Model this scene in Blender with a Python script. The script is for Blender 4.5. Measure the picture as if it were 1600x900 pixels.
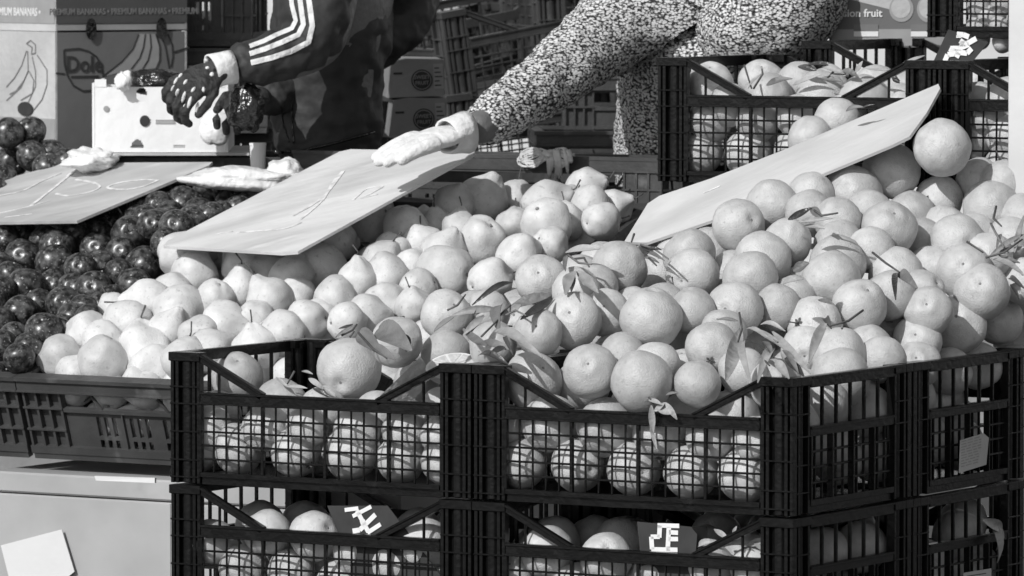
import bpy, bmesh, math, random
import numpy as np
from mathutils import Vector, Matrix, Euler, noise
for o in list(bpy.data.objects): bpy.data.objects.remove(o)
SC = bpy.context.scene
COL = SC.collection
# ---------------------------------------------------------------- camera
F_PX, PITCH, YAW, LENS_D = 9500.0, math.radians(3.3), math.radians(31.1), 9500/1146
CAM_Z = 1.535
CAM = Vector((0, 0, CAM_Z))
FWD = Vector((0, math.cos(PITCH), -math.sin(PITCH))); RGT = Vector((1, 0, 0)); UPV = RGT.cross(FWD)
cd = bpy.data.cameras.new('camera'); cam = bpy.data.objects.new('camera', cd); COL.objects.link(cam)
cam.location = CAM; cam.rotation_euler = (math.pi/2-PITCH, 0, 0)
cd.sensor_width = 36; cd.lens = 36*F_PX/1600; cd.clip_start = .1; cd.clip_end = 500
cd.dof.use_dof = True; cd.dof.focus_distance = 8.6; cd.dof.aperture_fstop = 18
SC.camera = cam
# ---------------------------------------------------------------- daylight
SUN_AZ, SUN_EL = math.radians(36.5), math.radians(35)      # left of the camera's back, and up
to_sun = Vector((-math.sin(SUN_AZ)*math.cos(SUN_EL), -math.cos(SUN_AZ)*math.cos(SUN_EL), math.sin(SUN_EL)))
sl = bpy.data.lights.new('sun', 'SUN'); sun = bpy.data.objects.new('sun', sl); COL.objects.link(sun)
sl.energy = 3.1; sl.angle = math.radians(.5); sl.color = (1, 1, 1)
sun.rotation_euler = to_sun.to_track_quat('Z', 'Y').to_euler(); sun.location = (-4, -4, 8)
world = bpy.data.worlds.new('World'); SC.world = world; world.use_nodes = True
wn, wl = world.node_tree.nodes, world.node_tree.links
bg = wn['Background']; sky = wn.new('ShaderNodeTexSky'); sky.sky_type = 'NISHITA'; sky.sun_disc = False
sky.sun_elevation = SUN_EL; sky.sun_rotation = math.atan2(to_sun.x, to_sun.y)
bwn = wn.new('ShaderNodeRGBToBW')                        # the photograph is black and white
wl.new(sky.outputs[0], bwn.inputs[0]); wl.new(bwn.outputs[0], bg.inputs[0]); bg.inputs[1].default_value = .115
SC.view_settings.view_transform = 'Standard'; SC.view_settings.look = 'None'
SC.view_settings.exposure = .06; SC.view_settings.gamma = 1
SC.cycles.max_bounces = 6; SC.cycles.use_denoising = True
# ---------------------------------------------------------------- frame of the stall: u along the crate fronts, v into the stall
O = CAM + FWD*LENS_D + RGT*((1240-800)/F_PX*LENS_D) + UPV*((450-591)/F_PX*LENS_D)
U = Vector((math.cos(YAW), -math.sin(YAW), 0)); V = Vector((math.sin(YAW), math.cos(YAW), 0)); Z = Vector((0, 0, 1))
def W(a, b, c): return O + U*a + V*b + Z*c
def ray(px, py): return FWD + RGT*((px-800)/F_PX) + UPV*((450-py)/F_PX)
def at(px, py, d): return CAM + ray(px, py)*d
def hit(px, py, p0, n):
    r = ray(px, py); return CAM + r*((p0-CAM).dot(n)/r.dot(n))
TILT = math.radians(18.5)
Q0 = W(-.863, .362, -.078); QB = V*math.cos(TILT)+Z*math.sin(TILT); QN = U.cross(QB)
HEAP_N = Z - V*.42
def heap(px, py, off=.0): return hit(px, py, O+Z*(-.02+off), HEAP_N)
def quin(px, py, off=.0): return hit(px, py, Q0+QN*(.04+off), QN)
rnd = random.Random(7)
# ---------------------------------------------------------------- materials
MATS = {}
def mat(name, lo, hi=None, rough=.6, scale=8., detail=4., bump=0., bscale=40., spec=.4, stretch=(1, 1, 1), coat=0., rndm=False, wear=0., wscale=30., sub=0., ramp=(.35, .65), sheen=0., bdist=.02):
    m = bpy.data.materials.new(name); m.use_nodes = True
    n, l = m.node_tree.nodes, m.node_tree.links
    b = n['Principled BSDF']; hi = lo if hi is None else hi
    b.inputs['Roughness'].default_value = rough; b.inputs['Specular IOR Level'].default_value = spec
    b.inputs['Coat Weight'].default_value = coat; b.inputs['Sheen Weight'].default_value = sheen
    tc = n.new('ShaderNodeTexCoord'); mp = n.new('ShaderNodeMapping'); mp.inputs['Scale'].default_value = stretch
    l.new(tc.outputs['Object'], mp.inputs['Vector'])
    src = mp.outputs[0]
    if rndm:
        oi = n.new('ShaderNodeObjectInfo'); ad = n.new('ShaderNodeVectorMath'); ad.operation = 'ADD'
        ml = n.new('ShaderNodeMath'); ml.operation = 'MULTIPLY'; ml.inputs[1].default_value = 73.
        l.new(oi.outputs['Random'], ml.inputs[0]); l.new(mp.outputs[0], ad.inputs[0]); l.new(ml.outputs[0], ad.inputs[1]); src = ad.outputs[0]
    nz = n.new('ShaderNodeTexNoise'); nz.inputs['Scale'].default_value = scale; nz.inputs['Detail'].default_value = detail
    l.new(src, nz.inputs['Vector'])
    cr = n.new('ShaderNodeValToRGB'); cr.color_ramp.elements[0].color = (lo, lo, lo, 1); cr.color_ramp.elements[1].color = (hi, hi, hi, 1)
    cr.color_ramp.elements[0].position = ramp[0]; cr.color_ramp.elements[1].position = ramp[1]
    l.new(nz.outputs[0], cr.inputs[0]); col = cr.outputs[0]
    if wear:
        n2 = n.new('ShaderNodeTexNoise'); n2.inputs['Scale'].default_value = wscale; n2.inputs['Detail'].default_value = 6.
        l.new(src, n2.inputs['Vector'])
        c2 = n.new('ShaderNodeValToRGB'); c2.color_ramp.elements[0].position = .6; c2.color_ramp.elements[1].position = .75
        l.new(n2.outputs[0], c2.inputs[0])
        mx = n.new('ShaderNodeMix'); mx.data_type = 'RGBA'; l.new(c2.outputs[0], mx.inputs[0]); l.new(col, mx.inputs[6])
        mx.inputs[7].default_value = (wear, wear, wear, 1); col = mx.outputs[2]
    if rndm:
        mm = n.new('ShaderNodeMapRange'); mm.inputs[3].default_value = .84; mm.inputs[4].default_value = 1.12
        l.new(oi.outputs['Random'], mm.inputs[0])
        sc = n.new('ShaderNodeVectorMath'); sc.operation = 'SCALE'; l.new(col, sc.inputs[0]); l.new(mm.outputs[0], sc.inputs['Scale']); col = sc.outputs[0]
    l.new(col, b.inputs['Base Color'])
    if bump:
        nb = n.new('ShaderNodeTexNoise'); nb.inputs['Scale'].default_value = bscale; nb.inputs['Detail'].default_value = 3.
        l.new(src, nb.inputs['Vector']); bp = n.new('ShaderNodeBump'); bp.inputs['Strength'].default_value = bump; bp.inputs['Distance'].default_value = bdist
        l.new(nb.outputs[0], bp.inputs['Height']); l.new(bp.outputs[0], b.inputs['Normal'])
    MATS[name] = m; return m
M = MATS
mat('orange_peel', .43, .58, .36, 2.6, 8, .55, 19, .45, rndm=True, wear=.38, wscale=7, ramp=(.25, .7), bdist=.0022)
mat('orange_navel', .16, .3, .8, 9)
mat('quince_skin', .52, .68, .45, 2.2, 8, .4, 16, .35, rndm=True, wear=.40, wscale=6, ramp=(.25, .7), bdist=.002)
mat('plum_skin', .010, .14, .30, 3.2, 10, .08, 20, .55, rndm=True, wear=.40, wscale=9, ramp=(.42, .76), bdist=.0012)
mat('fruit_stem', .05, .12, .8, 30)
mat('cut_flesh', .55, .68, .35, 60, 4, .3, 120)
mat('pith', .75, .8, .6, 30)
mat('leaf_light', .24, .38, .5, 25, 4, .3, 60, .4)
mat('leaf_mid', .12, .20, .5, 25, 4, .3, 60, .4)
mat('leaf_dark', .03, .07, .35, 25, 4, .3, 60, .5)
mat('black_plastic', .004, .007, .27, 14, 5, .05, 120, .32, wear=.012, wscale=25)
mat('grey_plastic', .045, .07, .42, 10, 5, .08, 90, .45, wear=.13, wscale=22)
mat('dim_plastic', .03, .06, .45, 10, 5, .05, 90, .4, wear=.08)
mat('carton_grey', .15, .18, .85, 6, 6, .04, 30, .2)  # on the banana cartons this grey carries the shade of their front face
mat('carton_dark', .085, .10, .85, 6, 6, .04, 60, .2)  # printed band of the carton front, darkened to hold that face's shade
mat('carton_pale', .44, .54, .85, 5, 6, .15, 60, .2)
mat('carton_mid', .22, .28, .85, 5, 6, .15, 60, .2)
mat('print_dark', .03, .045, .8, 30)
mat('print_grey', .17, .2, .8, 30)
mat('print_mid', .30, .34, .8, 30)
mat('print_white', .72, .8, .7, 30)
mat('white_tray', .78, .84, .7, 6, 4, .1, 40, .3)
mat('pale_panel', .30, .44, .75, 4.5, 9, .2, 25, .3, wear=.26, wscale=5, bdist=.004, ramp=(.3, .7))
mat('paper', .66, .72, .8, 6, 3, .1, 20, .2)
mat('board_face', .50, .68, .6, 5, 7, .12, 18, .3, wear=.74, wscale=7, stretch=(1, 2.6, 1))
mat('board_pale', .48, .58, .65, 5, 7, .12, 18, .2, wear=.64, wscale=7, stretch=(1, 2.6, 1))
mat('board_grey', .38, .56, .6, 5, 7, .12, 18, .3, wear=.60, wscale=7, stretch=(1, 2.6, 1))
mat('board_chalk', .56, .80, .8, 70, 6, ramp=(.4, .6))
mat('bag_film', .72, .82, .4, 9, 4, .8, 22, .5)
mat('black_film', .006, .02, .25, 9, 4, .9, 30, .6)
mat('jacket', .03, .045, .6, 6, 5, .5, 14, .3)
mat('jacket_trim', .62, .74, .8, 40, 3, .5, 60)
mat('trousers', .02, .035, .8, 6, 5, .5, 14, .25)
mat('glove_dark', .02, .05, .7, 40, 4, .5, 60)
mat('glove_white', .66, .76, .8, 30, 4, .3, 60, .2)
mat('skin', .12, .17, .5, 12, 4, .2, 80)
mat('hair', .02, .04, .6, 40)
mat('raffia', .52, .72, .6, 40, 4, .3, 80)
mat('asphalt', .045, .06, .9, 3, 8, .3, 90)
mat('plaster', .62, .7, .9, 1.2, 7, .1, 20)
mat('post_paint', .55, .66, .6, 6, 5, .1, 20)
def knit_material():
    m = bpy.data.materials.new('knit_wool'); m.use_nodes = True; n, l = m.node_tree.nodes, m.node_tree.links
    b = n['Principled BSDF']; b.inputs['Roughness'].default_value = .95; b.inputs['Specular IOR Level'].default_value = .1
    tc = n.new('ShaderNodeTexCoord')
    wz = n.new('ShaderNodeTexNoise'); wz.inputs['Scale'].default_value = 60; l.new(tc.outputs['Object'], wz.inputs['Vector'])
    wa = n.new('ShaderNodeVectorMath'); wa.operation = 'SCALE'; wa.inputs['Scale'].default_value = .003; l.new(wz.outputs['Color'], wa.inputs[0])
    ad = n.new('ShaderNodeVectorMath'); ad.operation = 'ADD'; l.new(tc.outputs['Object'], ad.inputs[0]); l.new(wa.outputs[0], ad.inputs[1])
    mp = n.new('ShaderNodeMapping'); mp.inputs['Scale'].default_value = (.8, .8, 1.25); l.new(ad.outputs[0], mp.inputs['Vector'])
    v = n.new('ShaderNodeTexVoronoi'); v.feature = 'F1'; v.inputs['Scale'].default_value = 235; l.new(mp.outputs[0], v.inputs['Vector'])
    cr = n.new('ShaderNodeValToRGB'); e = cr.color_ramp.elements; e[0].color = (1, 1, 1, 1); e[0].position = .50; e[1].color = (0, 0, 0, 1); e[1].position = .80
    l.new(v.outputs['Distance'], cr.inputs[0])
    sp = n.new('ShaderNodeSeparateColor'); l.new(v.outputs['Color'], sp.inputs[0])
    c2 = n.new('ShaderNodeValToRGB'); e = c2.color_ramp.elements; e[0].color = (.06,)*3+(1,); e[0].position = .02; e[1].color = (.70,)*3+(1,); e[1].position = .34
    l.new(sp.outputs[0], c2.inputs[0])
    mx = n.new('ShaderNodeMix'); mx.data_type = 'RGBA'; l.new(cr.outputs[0], mx.inputs[0]); mx.inputs[6].default_value = (.045,)*3+(1,); l.new(c2.outputs[0], mx.inputs[7])
    l.new(mx.outputs[2], b.inputs['Base Color'])
    bp = n.new('ShaderNodeBump'); bp.inputs['Strength'].default_value = 1; bp.inputs['Distance'].default_value = .004
    l.new(cr.outputs[0], bp.inputs['Height']); l.new(bp.outputs[0], b.inputs['Normal']); M['knit'] = m
knit_material()
# ---------------------------------------------------------------- builders
class MB:
    """collects shapes and links them as one mesh object"""
    def __init__(s): s.v = []; s.f = []; s.mi = []; s.cur = 0
    def add(s, vs, fs):
        k = len(s.v); s.v += [tuple(x) for x in vs]; s.f += [tuple(i+k for i in f) for f in fs]; s.mi += [s.cur]*len(fs); return s
    def box(s, x0, x1, y0, y1, z0, z1):
        return s.add([(x0, y0, z0), (x1, y0, z0), (x1, y1, z0), (x0, y1, z0), (x0, y0, z1), (x1, y0, z1), (x1, y1, z1), (x0, y1, z1)],
                     [(3, 2, 1, 0), (4, 5, 6, 7), (0, 1, 5, 4), (1, 2, 6, 5), (2, 3, 7, 6), (3, 0, 4, 7)])
    def bar(s, a, b, w, h, up=(0, 0, 1)):
        a = Vector(a); b = Vector(b); d = (b-a).normalized(); sd = d.cross(Vector(up)).normalized()*w/2; u2 = sd.cross(d).normalized()*h/2
        return s.add([a-sd-u2, a+sd-u2, a+sd+u2, a-sd+u2, b-sd-u2, b+sd-u2, b+sd+u2, b-sd+u2],
                     [(0, 1, 2, 3), (7, 6, 5, 4), (4, 5, 1, 0), (5, 6, 2, 1), (6, 7, 3, 2), (7, 4, 0, 3)])
    def tube(s, pts, r, n=7, taper=None):
        pts = [Vector(p) for p in pts]; vs = []; fs = []
        rs = r if isinstance(r, (list, tuple)) else [r]*len(pts)
        for i, p in enumerate(pts):
            d = (pts[min(i+1, len(pts)-1)]-pts[max(i-1, 0)]).normalized()
            a = d.cross(Vector((.31, .2, .93))).normalized(); b = d.cross(a)
            vs += [p+(a*math.cos(2*math.pi*k/n)+b*math.sin(2*math.pi*k/n))*rs[i] for k in range(n)]
        for i in range(len(pts)-1):
            fs += [(i*n+k, i*n+(k+1) % n, (i+1)*n+(k+1) % n, (i+1)*n+k) for k in range(n)]
        fs += [tuple(range(n))[::-1], tuple(range((len(pts)-1)*n, len(pts)*n))]
        return s.add(vs, fs)
    def prism(s, poly, th):
        """closed planar polygon (3D points) given thickness along -normal"""
        p = [Vector(q) for q in poly]; n = Vector((0, 0, 0))
        for i in range(len(p)): n += (p[i]-p[0]).cross(p[(i+1) % len(p)]-p[0])
        n = n.normalized()*th; k = len(p)
        return s.add(p+[q-n for q in p], [tuple(range(k)), tuple(range(2*k-1, k-1, -1))]+[(i, i+k, (i+1) % k+k, (i+1) % k) for i in range(k)])
    def build(s, name, m, parent=None, smooth=False, bevel=0., seg=1):
        me = bpy.data.meshes.new(name); me.from_pydata(s.v, [], s.f); me.update()
        ms = m if isinstance(m, (list, tuple)) else [m]
        for q in ms: me.materials.append(M[q])
        for p, i in zip(me.polygons, s.mi): p.material_index = i; p.use_smooth = smooth
        bm = bmesh.new(); bm.from_mesh(me); bmesh.ops.recalc_face_normals(bm, faces=bm.faces)
        if bevel: bmesh.ops.bevel(bm, geom=bm.edges[:], offset=bevel, segments=seg, affect='EDGES', clamp_overlap=True)
        bm.to_mesh(me); bm.free()
        return link(name, me, parent)
def link(name, me, parent=None):
    o = bpy.data.objects.new(name, me); COL.objects.link(o); o.parent = parent; return o
def tag(o, label=None, cat=None, group=None, kind=None):
    for k, x in (('label', label), ('category', cat), ('group', group), ('kind', kind)):
        if x: o[k] = x
    return o
def empty(name, loc=(0, 0, 0), rot=(0, 0, 0), label=None, cat=None, group=None):
    o = bpy.data.objects.new(name, None); COL.objects.link(o); o.location = loc; o.rotation_euler = rot; o.empty_display_size = .05
    return tag(o, label, cat, group)
KIDS = {}
def kids(o): return [c for c in bpy.data.objects if c.parent == o]
def copy_tree(o, parent=None, table=None):
    c = o.copy(); COL.objects.link(c); c.parent = parent
    for ch in (table[o.name] if table and o.name in table else kids(o)): copy_tree(ch, c, table)
    return c
def local(root_m, p): return root_m.inverted() @ Vector(p)
def text_mesh(name, s, size, m, parent, loc, rot, align='CENTER', bold=.0, depth=.0004, squash=1.):
    c = bpy.data.curves.new(name, 'FONT'); c.body = s; c.size = size; c.align_x = align; c.align_y = 'CENTER'; c.offset = bold*size; c.extrude = depth; c.resolution_u = 3
    t = bpy.data.objects.new(name, c); COL.objects.link(t)
    dg = bpy.context.evaluated_depsgraph_get(); me = bpy.data.meshes.new_from_object(t.evaluated_get(dg)); bpy.data.objects.remove(t)
    me.materials.clear(); me.materials.append(M[m]); o = link(name, me, parent); o.location = loc; o.rotation_euler = rot; o.scale = (squash, 1, 1); return o
def frame_matrix(org, ex, ey, ez):
    m = Matrix.Identity(4)
    for i, e in enumerate((ex, ey, ez)): m[0][i], m[1][i], m[2][i] = e
    m.translation = org; return m
def skin_mesh(name, pts, edges, m, parent=None, sub=2, disp=None):
    me = bpy.data.meshes.new(name); me.from_pydata([p[0] for p in pts], edges, []); o = bpy.data.objects.new(name, me); COL.objects.link(o)
    o.modifiers.new('s', 'SKIN').use_smooth_shade = True
    for i, p in enumerate(pts):
        r = p[1]; me.skin_vertices[0].data[i].radius = r if isinstance(r, tuple) else (r, r)
        me.skin_vertices[0].data[i].use_root = (i == 0)
    sb = o.modifiers.new('ss', 'SUBSURF'); sb.levels = sub
    for d in disp or []:
        tx = bpy.data.textures.new('relief', d[0]); tx.noise_scale = d[1]
        dm = o.modifiers.new('d', 'DISPLACE'); dm.texture = tx; dm.strength = d[2]; dm.mid_level = .5; dm.texture_coords = 'LOCAL'
    dg = bpy.context.evaluated_depsgraph_get(); out = bpy.data.meshes.new_from_object(o.evaluated_get(dg)); bpy.data.objects.remove(o)
    out.materials.clear(); out.materials.append(M[m])
    for p in out.polygons: p.use_smooth = True
    return link(name, out, parent)
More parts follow.
